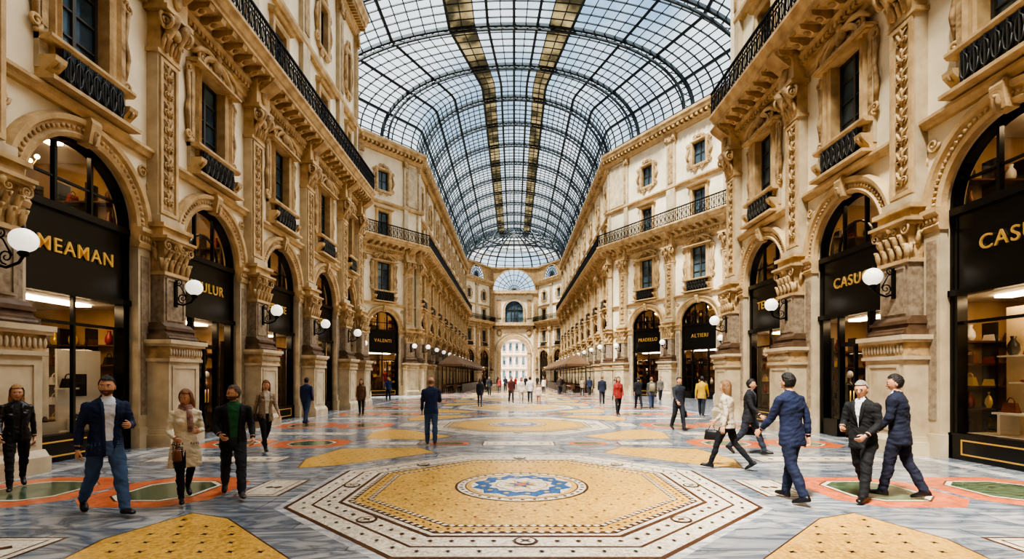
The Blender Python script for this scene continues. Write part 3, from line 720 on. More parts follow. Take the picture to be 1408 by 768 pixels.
def medallion(cx,cy,near):
    lay=[(3.3,MLB),(3.2,BRN),(3.14,WHT),(2.88,BRN),(2.84,WHT),(2.56,BRN),(2.5,WHT),(2.44,BRN),(2.36,YEL),(2.2,BRN),(2.12,YEL)]
    for i,(a,m) in enumerate(lay): octo(cx,cy,a,e*(i+1),m)
    z=e*13
    if near:
        octedge(cx,cy,2.7,0.21,lambda x,y:dia(x,y,0.035,z,BRN))
        octedge(cx,cy,3.01,0.3,lambda x,y:dia(x,y,0.03,z,DRK))
        octedge(cx,cy,2.16,0.1,lambda x,y:dia(x,y,0.045,z,WHT))
        octedge(cx,cy,2.28,0.14,lambda x,y:dia(x,y,0.025,z,BRN))
        octedge(cx,cy,2.4,0.12,lambda x,y:dia(x,y,0.04,z,WHT))
        for i in range(8):
            a=math.pi/4*i; x=cx+2.7*math.cos(a);y=cy+2.7*math.sin(a); circ(x,y,0.13,z+e,BRN,16);circ(x,y,0.1,z+2*e,WHT,16);star(x,y,0.09,0.03,4,z+3*e,BRN)
        s=0.3
        for i in range(-8,9):
            for j in range(-8,9):
                x=(i+(0.5 if j%2 else 0))*s;y=j*s
                if max(abs(x),abs(y),(abs(x)+abs(y))/1.414)<2.0 and math.hypot(x,y)>1.12: dia(cx+x,cy+y,0.028,z,BRN)
    for i,(a,m) in enumerate([(1.06,BRN),(1.02,WHT),(0.9,BRN),(0.88,YEL),(0.8,WHT)]): circ(cx,cy,a,z+e*i,m)
    z+=e*6
    if near:
        for i in range(36):
            a=2*math.pi*i/36; circ(cx+0.96*math.cos(a),cy+0.96*math.sin(a),0.03,z,BRN,8)
    star(cx,cy,0.8,0.68,12,z,BLU)
    for i in range(12):
        a=math.pi/6*i+0.13; circ(cx+0.61*math.cos(a),cy+0.61*math.sin(a),0.045,z+e,YEL,8)
    star(cx,cy,0.54,0.46,12,z+2*e,WHT,0.1); circ(cx,cy,0.42,z+3*e,ORG,28); circ(cx,cy,0.4,z+4*e,WHT,28); star(cx,cy,0.36,0.16,8,z+5*e,YEL); star(cx,cy,0.24,0.1,6,z+6*e,BLU,0.3); circ(cx,cy,0.09,z+7*e,ORG,14)
def panel(cx,cy,a,b):
    chf(cx,cy,a,b,0.0001,e,BRN); chf(cx,cy,a-0.04,b-0.04,0.0001,2*e,WHT); chf(cx,cy,a-0.12,b-0.1,0.0001,3*e,BRN); chf(cx,cy,a-0.14,b-0.12,0.0001,4*e,WHT)
    n=max(1,int(a/0.16))
    for i in range(n): dia(cx-a+0.2+(2*a-0.4)*(i+0.5)/n,cy,min(0.08,b-0.15),5*e,BRN)
def green(cx,cy,a,b):
    chf(cx,cy,a,b,0.42,e,ORG); chf(cx,cy,a-0.34,b-0.3,0.3,2*e,BRN); chf(cx,cy,a-0.37,b-0.33,0.28,3*e,WHT); chf(cx,cy,a-0.43,b-0.39,0.26,4*e,MGR)
for k in range(-1,10):
    cy=8.0+10.2*k; cx=0.12; near=k in (0,1,2)
    medallion(cx,cy,near)
    for sx in (-1,1):
        for sy in (-1,1):
            def q(x,y): return (cx+sx*x,cy+sy*y)
            P=[(1.9,3.55),(3.65,1.8),(4.25,1.55),(4.55,2.6),(4.3,4.1),(2.5,4.4)]
            poly([q(*p) for p in P],e,BRN)
            mx=sum(p[0] for p in P)/6; my=sum(p[1] for p in P)/6
            P2=[(mx+(p[0]-mx)*0.975,my+(p[1]-my)*0.975) for p in P]
            poly([q(*p) for p in P2],2*e,YEL)
            if k<3:
                for i in range(12):
                    for j in range(12):
                        x=1.9+0.3*i+(0.15 if j%2 else 0); y=1.6+0.28*j
                        ins=True
                        for t in range(6):
                            a=P2[t];b=P2[(t+1)%6]
                            if (b[0]-a[0])*(y-a[1])-(b[1]-a[1])*(x-a[0])<0.1: ins=False
                        if ins: star(*q(x,y),0.05,0.02,4,3*e,DRK)
        panel(cx+sx*3.9,cy-0.1,0.34,0.6)
        green(cx+sx*5.4,cy-0.3,0.95,1.0); green(cx+sx*7.45,cy-0.3,1.0,1.0)
        green(cx+sx*5.4,cy+5.1,0.95,0.85); green(cx+sx*7.35,cy+5.1,0.9,0.85)
        panel(cx+sx*6.35,cy+2.6,1.4,0.36); panel(cx+sx*6.35,cy-2.9,1.4,0.36)
        chf(cx+sx*8.62,cy,0.14,5.0,0.001,e,MLB)
        panel(cx+sx*3.3,cy+5.1,0.7,0.3)
    panel(cx,cy+5.1,0.95,0.42); chf(cx-1.8,cy+5.1,0.5,0.35,0.2,e,ORG); chf(cx+1.8,cy+5.1,0.5,0.35,0.2,e,ORG)
    chf(cx-1.8,cy+5.1,0.36,0.22,0.12,2*e,MGR); chf(cx+1.8,cy+5.1,0.36,0.22,0.12,2*e,MGR)
obj('floor',mb.mesh('floor'))

# ---------------------------------------------------------------- outside piazza
mb=MB()
mb.box(-60,60,116,200,-0.2,-0.01,mat('piazza_paving',(190,184,176),0.8,var=0.2,scale=0.5))
obj('ground',mb.mesh('ground'))
mb=MB(); PK=mat('piazza_facade',(214,188,172),0.8,var=0.1)
mb.box(-30,30,168,176,0,14,PK)
for i in range(26):
    for j in range(3):
        x=-27+2.15*i; z=1.0+4.6*j
        mb.box(x-0.45,x+0.45,167.9,168.1,z,z+2.6,WGL); mb.rframe(x-0.45,x+0.45,z,z+2.6,[(0,168),(0,167.8),(0.2,167.8),(0.2,168)],PALE)
for j in range(3): mb.box(-30,30,167.5,168,4.2+4.6*j,4.6+4.6*j,PALE)
obj('piazza_building',mb.mesh('piazza_building'))

# ---------------------------------------------------------------- cafe awnings
AWN=mat('awning_canvas',(122,94,68),0.8,var=0.25,scale=2)
def cafe(sx,y0,y1):
    mb=MB(); xi,xo=sx*5.4,sx*7.9
    n=int((y1-y0)/3.2); L=(y1-y0)/n
    for i in range(n):
        a=y0+L*i+0.1; b=y0+L*(i+1)-0.1; m=(a+b)/2
        z0,z1=3.05,4.0
        mb.add([(xi,a,z0),(xi,b,z0),(xo,b,z0),(xo,a,z0),((xi+xo)/2,m,z1+0.2)],[(0,1,4),(1,2,4),(2,3,4),(3,0,4)],AWN)
        mb.box(*sorted((xi,xo)),a,b,z0-0.22,z0-0.0,AWN)
        for (x,y) in ((xi,a),(xi,b),(xo,a),(xo,b)): mb.tube([(x,y,0),(x,y,z0)],0.035,IRON,6)
        for tx in (sx*6.1,sx*7.2):
            for ty in (a+0.8,b-0.8):
                mb.lathe((tx,ty,0),[(0,0.0),(0.25,0.0),(0.24,0.03),(0.03,0.06),(0.03,0.7),(0.34,0.72),(0.34,0.75),(0,0.75)],12,SWHITE)
                for q in (-0.55,0.55):
                    mb.box(tx-0.2,tx+0.2,ty+q-0.2,ty+q+0.2,0.43,0.47,SWOOD); 
                    s=1 if q>0 else -1
                    mb.box(tx-0.2,tx+0.2,ty+q+s*0.17,ty+q+s*0.2,0.47,0.9,SWOOD)
                    for ax in (-0.18,0.18):
                        for ay in (-0.18,0.18): mb.box(tx+ax-0.015,tx+ax+0.015,ty+q+ay-0.015,ty+q+ay+0.015,0,0.43,SWOOD)
    for i in range(n*2):
        mb.box(xi-0.03,xi+0.03,y0+L*i/2+0.1,y0+L*(i+1)/2-0.1,0.0,0.95,DKG)
    obj('cafe_terrace',mb.mesh('cafe_terrace'))
cafe(-1,52,94); cafe(1,52,94)

# ---------------------------------------------------------------- people
def cloth(c,r=0.85): return mat('cloth_%d_%d_%d'%c,c,r,var=0.3,scale=6,bump=0.5,bscale=9)
SKIN=mat('skin',(206,154,122),0.5,var=0.08,scale=8); LIP=mat('lip',(160,80,70),0.5); EYEW=mat('eye_white',(225,220,212),0.3,var=0.02); EYED=mat('eye_dark',(38,26,20),0.2)
def hairm(c): return mat('hair_%d_%d_%d'%c,c,0.55,var=0.55,scale=14,bump=0.8,bscale=40)
class PB:
    def __init__(s): s.v=[];s.f=[];s.l=[];s.fl=[]
    def add(s,vs,fs,lab):
        o=len(s.v); s.v.extend([Vector(p) for p in vs]); s.l.extend([lab]*len(vs))
        for f in fs: s.f.append(tuple(i+o for i in f)); s.fl.append(lab)
    def loft(s,rings,lab,n=20,p=2.0):
        vs=[];fs=[]
        for c,u,v in rings:
            c=Vector(c);u=Vector(u);v=Vector(v)
            for i in range(n):
                a=2*math.pi*i/n; ca,sa=math.cos(a),math.sin(a)
                q=(abs(ca)**p+abs(sa)**p)**(-1.0/p)
                vs.append(c+u*(ca*q)+v*(sa*q))
        K=len(rings)
        for i in range(K-1):
            for j in range(n): fs.append((i*n+j,i*n+(j+1)%n,(i+1)*n+(j+1)%n,(i+1)*n+j))
        fs.append(tuple(range(n))[::-1]); fs.append(tuple(range((K-1)*n,K*n)))
        s.add(vs,fs,lab)
    def limb(s,pts,rad,lab,n=14,step=0.03,flat=1.0):
        P=[];Q=[]
        for i in range(len(pts)-1):
            a=Vector(pts[i]);b=Vector(pts[i+1]);k=max(1,int((b-a).length/step))
            for t in range(k):
                f=t/k; P.append(a.lerp(b,f)); Q.append(rad[i]+(rad[i+1]-rad[i])*f)
        P.append(Vector(pts[-1]));Q.append(rad[-1])
        P2=[P[0]]+[ (P[i-1]+P[i]*2+P[i+1])/4 for i in range(1,len(P)-1)]+[P[-1]]
        P=P2; rings=[]; u=None; K=len(P)
        for i in range(K):
            t=(P[min(i+1,K-1)]-P[max(i-1,0)]).normalized()
            if u is None: u=Vector((1,0,0)) if abs(t.x)<0.9 else Vector((0,1,0))
            u=(u-t*u.dot(t)).normalized(); w=t.cross(u)
            if i==0: rings.append((P[0]-t*Q[0]*0.6,u*Q[0]*0.5,w*Q[0]*0.5*flat))
            rings.append((P[i],u*Q[i],w*Q[i]*flat))
        rings.append((P[-1]+t*Q[-1]*0.35,u*Q[-1]*0.6,w*Q[-1]*0.6*flat))
        s.loft(rings,lab,n)
    def ell(s,c,r,lab,M=None,nu=10,nv=7):
        vs=[];fs=[]
        for j in range(nv+1):
            p=math.pi*j/nv
            for i in range(nu):
                a=2*math.pi*i/nu; q=Vector((r[0]*math.sin(p)*math.cos(a),r[1]*math.sin(p)*math.sin(a),r[2]*math.cos(p)))
                q=Vector(c)+q
                if M is not None: q=M@q
                vs.append(q)
        for j in range(nv):
            for i in range(nu): fs.append((j*nu+i,j*nu+(i+1)%nu,(j+1)*nu+(i+1)%nu,(j+1)*nu+i))
        s.add(vs,fs,lab)
def dirf(a,out,s): return Vector((s*math.sin(out),-math.sin(a)*math.cos(out),-math.cos(a)*math.cos(out)))
def hand(X,w,d,s,curl):
    d=d.normalized(); n=Vector((-s,0,0)); n=(n-d*n.dot(d)).normalized(); sd=d.cross(n)
    if sd.dot(Vector((0,-1,0.3)))<0: sd=-sd
    X.loft([(w-d*0.02,sd*0.026,n*0.02),(w+d*0.02,sd*0.03,n*0.018),(w+d*0.06,sd*0.04,n*0.016),(w+d*0.092,sd*0.041,n*0.014),(w+d*0.1,sd*0.03,n*0.008)],'skin',12,2.4)
    for i,Lf in enumerate((0.072,0.08,0.075,0.058)):
        b=w+d*(0.09-0.004*abs(i-1))+sd*(0.03-0.0205*i); pts=[b]; a=R(12)*curl
        for q,fr in enumerate((0.42,0.33,0.25)):
            a+=R(22+8*i*0.3)*curl; b=b+(d*math.cos(a)+n*math.sin(a))*Lf*fr; pts.append(b)
        X.limb(pts,[0.0095,0.009,0.008,0.006],'skin',7,0.03)
    b=w+d*0.025+sd*0.028; p1=b+(d*0.6+sd*0.7+n*0.35).normalized()*0.035; p2=p1+(d*0.85+sd*0.25+n*0.35*curl).normalized()*0.03; p3=p2+(d*0.95+n*0.4*curl).normalized()*0.022
    X.limb([b,p1,p2,p3],[0.013,0.0115,0.01,0.007],'skin',7,0.03)
def head(X,c,yaw,pitch,hair,beard,glasses):
    M=Matrix.Translation(c)@Matrix.Rotation(yaw,4,'Z')@Matrix.Rotation(pitch,4,'X')@Matrix.Scale(1.05,4)
    nu,nv=36,30; G=[];U=[]
    for j in range(nv+1):
        p=math.pi*j/nv
        for i in range(nu):
            t=2*math.pi*i/nu; z=math.cos(p); r=math.sin(p); x=r*math.sin(t); y=-r*math.cos(t); U.append((x,y,z))
            X_=x*0.077;Y_=y*0.098;Z_=z*0.118
            if z<0.1:
                k=0.1-z; X_*=1-0.27*k**1.3; 
                if y>0: Y_*=1-0.5*k
                else: Y_*=1-0.08*k
            if y<0: Y_*=0.93
            if y<-0.2:
                g=lambda x0,z0,sx,sz: math.exp(-((X_-x0)/sx)**2-((Z_-z0)/sz)**2)
                dy=0
                dy-=0.022*g(0,-0.022,0.012,0.014)+0.012*g(0,-0.004,0.010,0.02)
                dy+=0.010*(g(0.031,0.012,0.016,0.012)+g(-0.031,0.012,0.016,0.012))
                dy-=0.005*(g(0.03,0.032,0.02,0.008)+g(-0.03,0.032,0.02,0.008))
                dy-=0.007*g(0,-0.056,0.02,0.010)+0.008*g(0,-0.098,0.02,0.014)
                dy-=0.004*(g(0.04,-0.025,0.018,0.02)+g(-0.04,-0.025,0.018,0.02))
                Y_+=dy
            G.append(Vector((X_,Y_,Z_)))
    F=[(j*nu+i,j*nu+(i+1)%nu,(j+1)*nu+(i+1)%nu,(j+1)*nu+i) for j in range(nv) for i in range(nu)]
    fs_s=[];fs_b=[]
    for f in F:
        cx=[sum(U[k][a] for k in f)/4 for a in range(3)]
        if beard and cx[2]<-0.28 and cx[1]<0.15 and not (abs(cx[0])<0.22 and -0.55<cx[2]<-0.4): fs_b.append(f)
        else: fs_s.append(f)
    X.add([M@g for g in G],fs_s,'skin')
    if fs_b: X.add([M@(g*1.012) for g in G],fs_b,'beard')
    for sx in (-1,1):
        X.ell((sx*0.031,-0.0775,0.011),(0.0145,0.011,0.0075),'eyew',M,10,6); X.ell((sx*0.031,-0.086,0.011),(0.0066,0.004,0.0066),'eyed',M,8,5)
        X.ell((sx*0.031,-0.086,0.031),(0.02,0.007,0.0042),'hair',M,8,5)
        X.ell((sx*0.077,0.004,-0.008),(0.009,0.019,0.031),'skin',M,8,7)
    X.ell((0,-0.093,-0.054),(0.023,0.007,0.0045),'lip',M,10,5); X.ell((0,-0.092,-0.061),(0.019,0.007,0.005),'lip',M,10,5)
    if hair!='bald':
        th=0.012 if hair=='short' else 0.02
        keep=[]
        for f in F:
            ux,uy,uz=[sum(U[k][a] for k in f)/4 for a in range(3)]; fr=-uy
            if fr>0.4: zl=0.62
            elif fr>-0.05: zl=0.1+(0.52)*(fr+0.05)/0.45
            else: zl=-0.5
            if hair!='short' and fr<0.3: zl=-0.4
            if uz>zl: keep.append(f)
        X.add([M@(g*(1+th/0.1)+Vector((0,0.002,0.006*(1 if u[2]>0 else 0)+0.003*noise.noise(g*60)))) for g,u in zip(G,U)],keep,'hair')
    else:
        keep=[f for f in F if -0.45<sum(U[k][2] for k in f)/4<0.25 and sum(U[k][1] for k in f)/4>0.1]
        X.add([M@(g*1.03) for g in G],keep,'hair')
    if hair in('long','bob'):
        rg=[((0,0.02,0.08),(0.07,0,0),(0,0.075,0)),((0,0.022,0.03),(0.089,0,0),(0,0.088,0)),((0,0.034,-0.04),(0.094,0,0),(0,0.078,0)),((0,0.042,-0.1),(0.098,0,0),(0,0.066,0)),((0,0.05,-0.15),(0.092,0,0),(0,0.055,0))]
        if hair=='long': rg+=[((0,0.06,-0.22),(0.088,0,0),(0,0.042,0)),((0.004,0.064,-0.29),(0.064,0,0),(0,0.03,0)),((0.004,0.064,-0.33),(0.03,0,0),(0,0.014,0))]
        else: rg+=[((0,0.05,-0.17),(0.06,0,0),(0,0.035,0))]
        X.loft([(M@Vector(c_),M.to_3x3()@Vector(u),M.to_3x3()@Vector(v)) for c_,u,v in rg],'hair',20)
    if glasses:
        for sx in (-1,1):
            pts=[M@Vector((sx*0.031+0.019*math.cos(a*math.pi/5),-0.098,0.01+0.014*math.sin(a*math.pi/5))) for a in range(11)]
            X.limb(pts,[0.0022]*11,'eyed',5,0.05); X.limb([M@Vector((sx*0.05,-0.097,0.014)),M@Vector((sx*0.08,0.0,0.012))],[0.0022]*2,'eyed',5,0.1)
WA=((24,6,6),(-16,26,-34)); WB=(WA[1],WA[0]); ST=((3,2,0),(-3,2,0)); WS=((14,4,2),(-10,16,-16)); WS2=(WS[1],WS[0])
AR=((-18,9,18,4),(20,9,24,2)); AR2=(AR[1],AR[0]); AD=((2,8,12,3),(0,8,14,3))
def person(name,x,d,h=1.72,yaw=0,legs=WA,arms=AR,sex='m',top=(30,36,56),pants=(40,44,60),shirt=None,shoe=(34,26,22),hair='short',hc=(50,34,24),
           hem=0.84,openf=0.0,coat=False,beard=False,glasses=False,hy=0,lean=3,vox=0.011,bag=None,scarf=None,shoulderbag=None,backpack=None,hp=2):
    X=PB(); f=sex=='f'
    sh=0.17 if f else 0.195; hipw=0.085
    k=0.92 if f else 1.0
    def ln(z): return -math.tan(R(lean))*(z-0.93)
    T=[]
    if coat: T+=[(0.56,0.235,0.175),(0.66,0.228,0.168),(0.78,0.215,0.155)]
    else: T+=[(hem,0.19,0.138)]
    T+=[(0.9,0.19 if not f else 0.186,0.132),(1.0,0.172*k,0.122),(1.1,0.158*k,0.114),(1.2,0.172*k,0.12),(1.3,0.188*k,0.128),(1.38,0.192*k,0.12),(1.43,0.175*k,0.1),(1.47,0.125*k,0.08),(1.5,0.07,0.066)]
    T=[t for i,t in enumerate(T) if i==0 or t[0]>T[i-1][0]]
    TT=[]
    for a,b in zip(T[:-1],T[1:]):
        m=max(1,int((b[0]-a[0])/0.03))
        for q in range(m): TT.append(tuple(a[w]+(b[w]-a[w])*q/m for w in range(3)))
    TT.append(T[-1])
    X.loft([((0,ln(z),z),(rx,0,0),(0,ry,0)) for z,rx,ry in TT],'top',28,2.3)
    X.loft([((0,0,0.82),(0.14,0,0),(0,0.09,0)),((0,0,0.86),(0.168,0,0),(0,0.118,0)),((0,0,0.93),(0.172,0,0),(0,0.12,0)),((0,0,1.0),(0.15,0,0),(0,0.1,0))],'pants',24,2.2)
    if f:
        for s in (-1,1): X.ell((s*0.075,ln(1.28)-0.085,1.27),(0.07,0.06,0.068),'top')
    X.limb([(0,ln(1.44),1.44),(0,ln(1.5)-0.004,1.5),(0,ln(1.58)-0.008,1.575)],[0.064,0.058 if not f else 0.048,0.055 if not f else 0.046],'skin')
    if not scarf: X.loft([((0,ln(1.47)+0.004,1.455),(0.082,0,0),(0,0.08,0)),((0,ln(1.5)+0.004,1.49),(0.07,0,0),(0,0.07,0)),((0,ln(1.52)+0.01,1.522),(0.065,0,0.0),(0,0.063,-0.012))],'top',18)
    hz=0.93
    for s,(a,b,fp) in zip((1,-1),legs):
        hip=Vector((s*hipw,0,hz)); kn=hip+dirf(R(a),R(1.5),s)*0.435; an=kn+dirf(R(a-b),R(0),s)*0.42
        rr=[0.1,0.074,0.058] if not f else [0.092,0.06,0.042]
        calf=kn.lerp(an,0.3)+Vector((0,0.012,0))
        X.limb([hip,hip.lerp(kn,0.5)+Vector((0,-0.008,0)),kn,calf,an+Vector((0,0,0.0))],[rr[0],(rr[0]+rr[1])/2+0.004,rr[1],rr[1]*0.97,rr[2]],'pants',16)
        fw=Vector((s*0.12,-math.cos(R(fp)),math.sin(R(fp)))).normalized(); sd=Vector((1,s*0.12,0)).normalized(); up=sd.cross(fw); 
        if up.z<0: up=-up
        S0=an-up*0.08
        prof=[(-0.075,0.02,0.05),(-0.06,0.033,0.085),(-0.02,0.036,0.105),(0.02,0.037,0.1),(0.07,0.042,0.075),(0.12,0.046,0.06),(0.16,0.04,0.05),(0.185,0.024,0.03)]
        if f: prof=[(p,q*0.86,r_) for p,q,r_ in prof]
        X.loft([(S0+fw*p+up*(hh/2),sd*w_,up*(hh/2)) for p,w_,hh in prof],'shoe',14,2.6)
    hands=[]
    for s,(sw,out,el,out2) in zip((1,-1),arms):
        S=Vector((s*(sh-0.012),ln(1.4),1.405)); E=S+dirf(R(sw),R(out),s)*0.285; d2=dirf(R(sw+el),R(out2),s); Wp=E+d2*0.25
        X.limb([S,S.lerp(E,0.45),E,E.lerp(Wp,0.5),Wp-d2*0.01],[0.067 if not f else 0.056,0.06 if not f else 0.048,0.051 if not f else 0.042,0.046 if not f else 0.038,0.038 if not f else 0.033],'top',14)
        X.limb([Wp-d2*0.03,Wp+d2*0.015],[0.025,0.025],'skin',12)
        hands.append((Wp+d2*0.02,d2,s))
    me=bpy.data.meshes.new('b'); me.from_pydata([tuple(v) for v in X.v],[],X.f); o=bpy.data.objects.new('b',me); COL.objects.link(o)
    md=o.modifiers.new('r','REMESH'); md.mode='VOXEL'; md.voxel_size=vox; md.use_smooth_shade=True
    sm=o.modifiers.new('s','SMOOTH'); sm.factor=0.5; sm.iterations=3
    dg=bpy.context.evaluated_depsgraph_get(); ev=bpy.data.meshes.new_from_object(o.evaluated_get(dg))
    bpy.data.objects.remove(o); bpy.data.meshes.remove(me)
    kd=kdtree.KDTree(len(X.v))
    for i,v in enumerate(X.v): kd.insert(v,i)
    kd.balance()
    fs=[];ls=[]
    for p in ev.polygons:
        c=p.center; lab=X.l[kd.find(c)[1]]
        if lab=='top' and shirt and c.z<1.53 and abs(c.x)<0.15:
            if p.normal.y<-0.15 or c.z>1.44:
                zb=1.08 if openf==0 else 0.5
                if c.y<ln(c.z)-0.03 and c.z>zb:
                    w=(c.z-1.08)/(1.46-1.08)*0.062 if openf==0 else openf*(0.75+0.5*max(0,(c.z-1.0)/0.46))
                    if abs(c.x)<w: lab='shirt' if c.z>0.96 else 'pants'
        fs.append(tuple(p.vertices)); ls.append(lab)
    vs=[]
    sd0=len(name)*3.1+x
    for v in ev.vertices:
        co=v.co.copy()
        if vox<0.015 and co.z<1.44 and co.z>0.13:
            q=co*1.0; q.z*=1.6
            a=noise.noise(q*9+Vector((sd0,0,0))); b=noise.noise(Vector((co.x*14,co.y*14,co.z*30+co.x*12))+Vector((0,sd0,0)))
            co=co+v.normal*(0.010*a+0.008*b)
        vs.append(co)
    bpy.data.meshes.remove(ev)
    Y=PB(); Y.v=vs; Y.f=fs; Y.fl=ls; Y.l=['']*len(vs)
    for w,d2,s in hands: hand(Y,w,d2,s,1.0)
    hc_=Vector((0,ln(1.6)-0.016,1.63))
    head(Y,hc_,R(hy),R(hp),hair,beard,glasses)
    if shirt and openf==0 and not f:
        for s in (-1,1):
            Y.loft([((s*0.068,ln(1.46)-0.085,1.455),(0.02,0,0),(0,0.006,0)),((s*0.068,ln(1.38)-0.121,1.38),(0.03,0,0),(0,0.006,0)),((s*0.045,ln(1.25)-0.13,1.25),(0.026,0,0),(0,0.006,0)),((s*0.012,ln(1.1)-0.12,1.1),(0.01,0,0),(0,0.006,0))],'top',10)
    if openf:
        for s in (-1,1):
            rg=[]
            for z in (hem-0.01,0.95,1.1,1.25,1.36,1.45):
                ry=float(np.interp(z,[t[0] for t in T],[t[2] for t in T])); w=openf*(0.75+0.5*max(0,(z-1.0)/0.46))+0.014
                rg.append(((s*w,ln(z)-ry*0.97,z),(0.02,0,0),(0,0.01,0)))
            Y.loft(rg,'top',10)
    if scarf:
        for zz,rr_,tt in ((1.47,0.075,0.035),(1.5,0.07,0.032)):
            Y.limb([(rr_*math.cos(a*math.pi/8),ln(1.47)+rr_*math.sin(a*math.pi/8),zz+0.01*math.sin(a)) for a in range(17)],[tt]*17,'scarf',10,0.05)
        Y.limb([(0.03,ln(1.4)-0.11,1.44),(0.04,ln(1.3)-0.135,1.3),(0.05,-0.135,1.12)],[0.035,0.045,0.04],'scarf',10,0.05,0.5)
    def mkbag(c,w,dp_,hh,lab):
        Y.loft([((c[0],c[1],c[2]-hh),(dp_,0,0),(0,w,0)),((c[0],c[1],c[2]-hh*0.9),(dp_*1.1,0,0),(0,w*1.05,0)),((c[0],c[1],c[2]-hh*0.2),(dp_*0.9,0,0),(0,w*0.9,0)),((c[0],c[1],c[2]),(dp_*0.5,0,0),(0,w*0.8,0))],lab,18,4)
    if bag is not None:
        w,d2,s=hands[0 if bag[0]>0 else 1]; hp_=w+d2*0.1; c=hp_+Vector((0,0,-0.12)); mkbag(c,bag[1],0.05,bag[2],'bag')
        for q in (-1,1):
            Y.limb([c+Vector((0,q*bag[1]*0.5,-0.02)),hp_+Vector((0,q*0.02,0.0)),hp_+Vector((0,0,0.0))],[0.007]*3,'bag',6,0.05)
    if shoulderbag is not None:
        s=shoulderbag; c=Vector((s*0.245,0.02,0.98)); mkbag(c,0.13,0.05,0.2,'bag')
        Y.limb([c+Vector((0,-0.09,0)),Vector((s*0.17,ln(1.4)-0.09,1.36)),Vector((s*0.13,ln(1.45),1.475)),Vector((s*0.17,ln(1.4)+0.09,1.36)),c+Vector((0,0.09,0))],[0.011]*5,'bag',6,0.05)
    if backpack is not None:
        Y.loft([((0,0.16,0.98),(0.12,0,0),(0,0.05,0)),((0,0.18,1.02),(0.15,0,0),(0,0.08,0)),((0,0.19,1.25),(0.145,0,0),(0,0.085,0)),((0,0.16,1.4),(0.11,0,0),(0,0.05,0))],'bag',18,3)
    sc=h/1.75
    bc=bag[3] if bag else ((60,34,22) if shoulderbag else (backpack or (30,30,30)))
    tm=mat('black_leather',(26,25,27),0.32,var=0.3,scale=10,bump=0.6,bscale=14) if 'leather' in name else cloth(top)
    labs={'top':tm,'pants':cloth(pants),'shirt':cloth(shirt) if shirt else SKIN,'shoe':mat('shoe_%d_%d_%d'%shoe,shoe,0.4),'skin':SKIN,'hair':hairm(hc),'lip':LIP,'eyew':EYEW,'eyed':EYED,
          'scarf':mat('scarf_wool',scarf,0.9,scale=16,col2=(120,70,74)) if scarf else SKIN,'bag':mat('bag_%d_%d'%(bc[0],bc[1]),bc,0.45),'beard':mat('beard',(112,80,62),0.7,var=0.2,scale=40)}
    keys=list(labs)
    zmin=min(v.z for v in Y.v)
    me=bpy.data.meshes.new(name); me.from_pydata([tuple(Vector((v.x,v.y,v.z-zmin))*sc) for v in Y.v],[],Y.f)
    for k2 in keys: me.materials.append(labs[k2])
    me.polygons.foreach_set('material_index',[keys.index(l) for l in Y.fl]); me.polygons.foreach_set('use_smooth',[True]*len(Y.f)); me.update()
    o=bpy.data.objects.new(name,me); COL.objects.link(o); o.location=(x,d,0.016); o.rotation_euler=(0,0,R(yaw)); return o
FX=lambda px,d:(px-704)/690.0*d
person('woman_in_leather_jacket',FX(20,7.75),7.75,1.62,48,WB,AR,'f',top=(30,29,31),pants=(24,24,28),shirt=(60,56,58),hair='long',hc=(186,140,86),openf=0.04,hem=0.86,shoe=(20,18,18),hy=0,shoulderbag=-1)
person('man_in_navy_blazer',FX(142,6.35),6.35,1.76,58,WA,((10,14,85,-25),(-14,12,20,6)),'m',top=(36,48,82),pants=(80,104,140),shirt=(222,226,236),hair='short',hc=(34,24,20),openf=0.055,hem=0.78,shoe=(30,26,28),beard=True,hy=-30)
person('woman_in_cream_coat',FX(252,7.05),7.05,1.57,42,WB,((6,12,85,-20),(0,14,70,-10)),'f',top=(232,218,190),pants=(26,24,26),hair='bob',hc=(150,98,60),coat=True,scarf=(196,170,156),shoe=(24,20,20),bag=(-1,0.12,0.17,(116,66,38)),hy=-35,hp=10)
person('man_in_green_shirt',FX(318,7.3),7.3,1.63,32,WA,((4,14,40,0),(2,16,60,-18)),'m',top=(38,38,41),pants=(52,54,60),shirt=(44,104,66),hair='short',hc=(96,72,54),openf=0.07,hem=0.8,glasses=True,shoe=(60,50,46),hy=-60,beard=True)
person('woman_in_brown_jacket',FX(362,11.7),11.7,1.66,45,WB,AR2,'f',top=(160,138,114),pants=(28,28,32),shirt=(216,206,190),hair='long',hc=(140,88,52),openf=0.05,hem=0.76,hy=-20,shoulderbag=-1)
person('man_in_blue_jacket',FX(418,18.3),18.3,1.68,170,WS,AD,'m',top=(44,60,98),pants=(60,78,112),hair='short',hc=(36,26,20),vox=0.016)
person('woman_in_brown_coat',FX(494,22),22,1.6,10,WS,AD,'f',top=(120,84,60),pants=(40,38,44),hair='bob',hc=(60,36,24),vox=0.018,hem=0.74)
person('man_in_dark_blue_jacket',FX(590,12.85),12.85,1.7,190,((5,3,0),(-5,4,-3)),((4,9,14,2),(16,10,70,-12)),'m',top=(42,58,98),pants=(78,104,142),hair='bald',hc=(150,120,90),shoe=(96,70,50),hem=0.8,hp=8)
person('woman_in_beige_sweater',FX(998,9.4),9.4,1.68,-128,WA,((-10,8,20,4),(16,12,30,-2)),'f',top=(212,198,176),pants=(26,26,32),hair='long',hc=(150,112,78),shoe=(24,22,24),bag=(-1,0.14,0.2,(26,24,26)),hem=0.84)
person('man_in_black_jacket',FX(1027,11.2),11.2,1.7,50,WA,AR,'m',top=(34,34,40),pants=(52,56,70),shirt=(90,90,100),hair='short',hc=(30,22,18),hem=0.78,bag=(1,0.13,0.2,(30,28,30)))
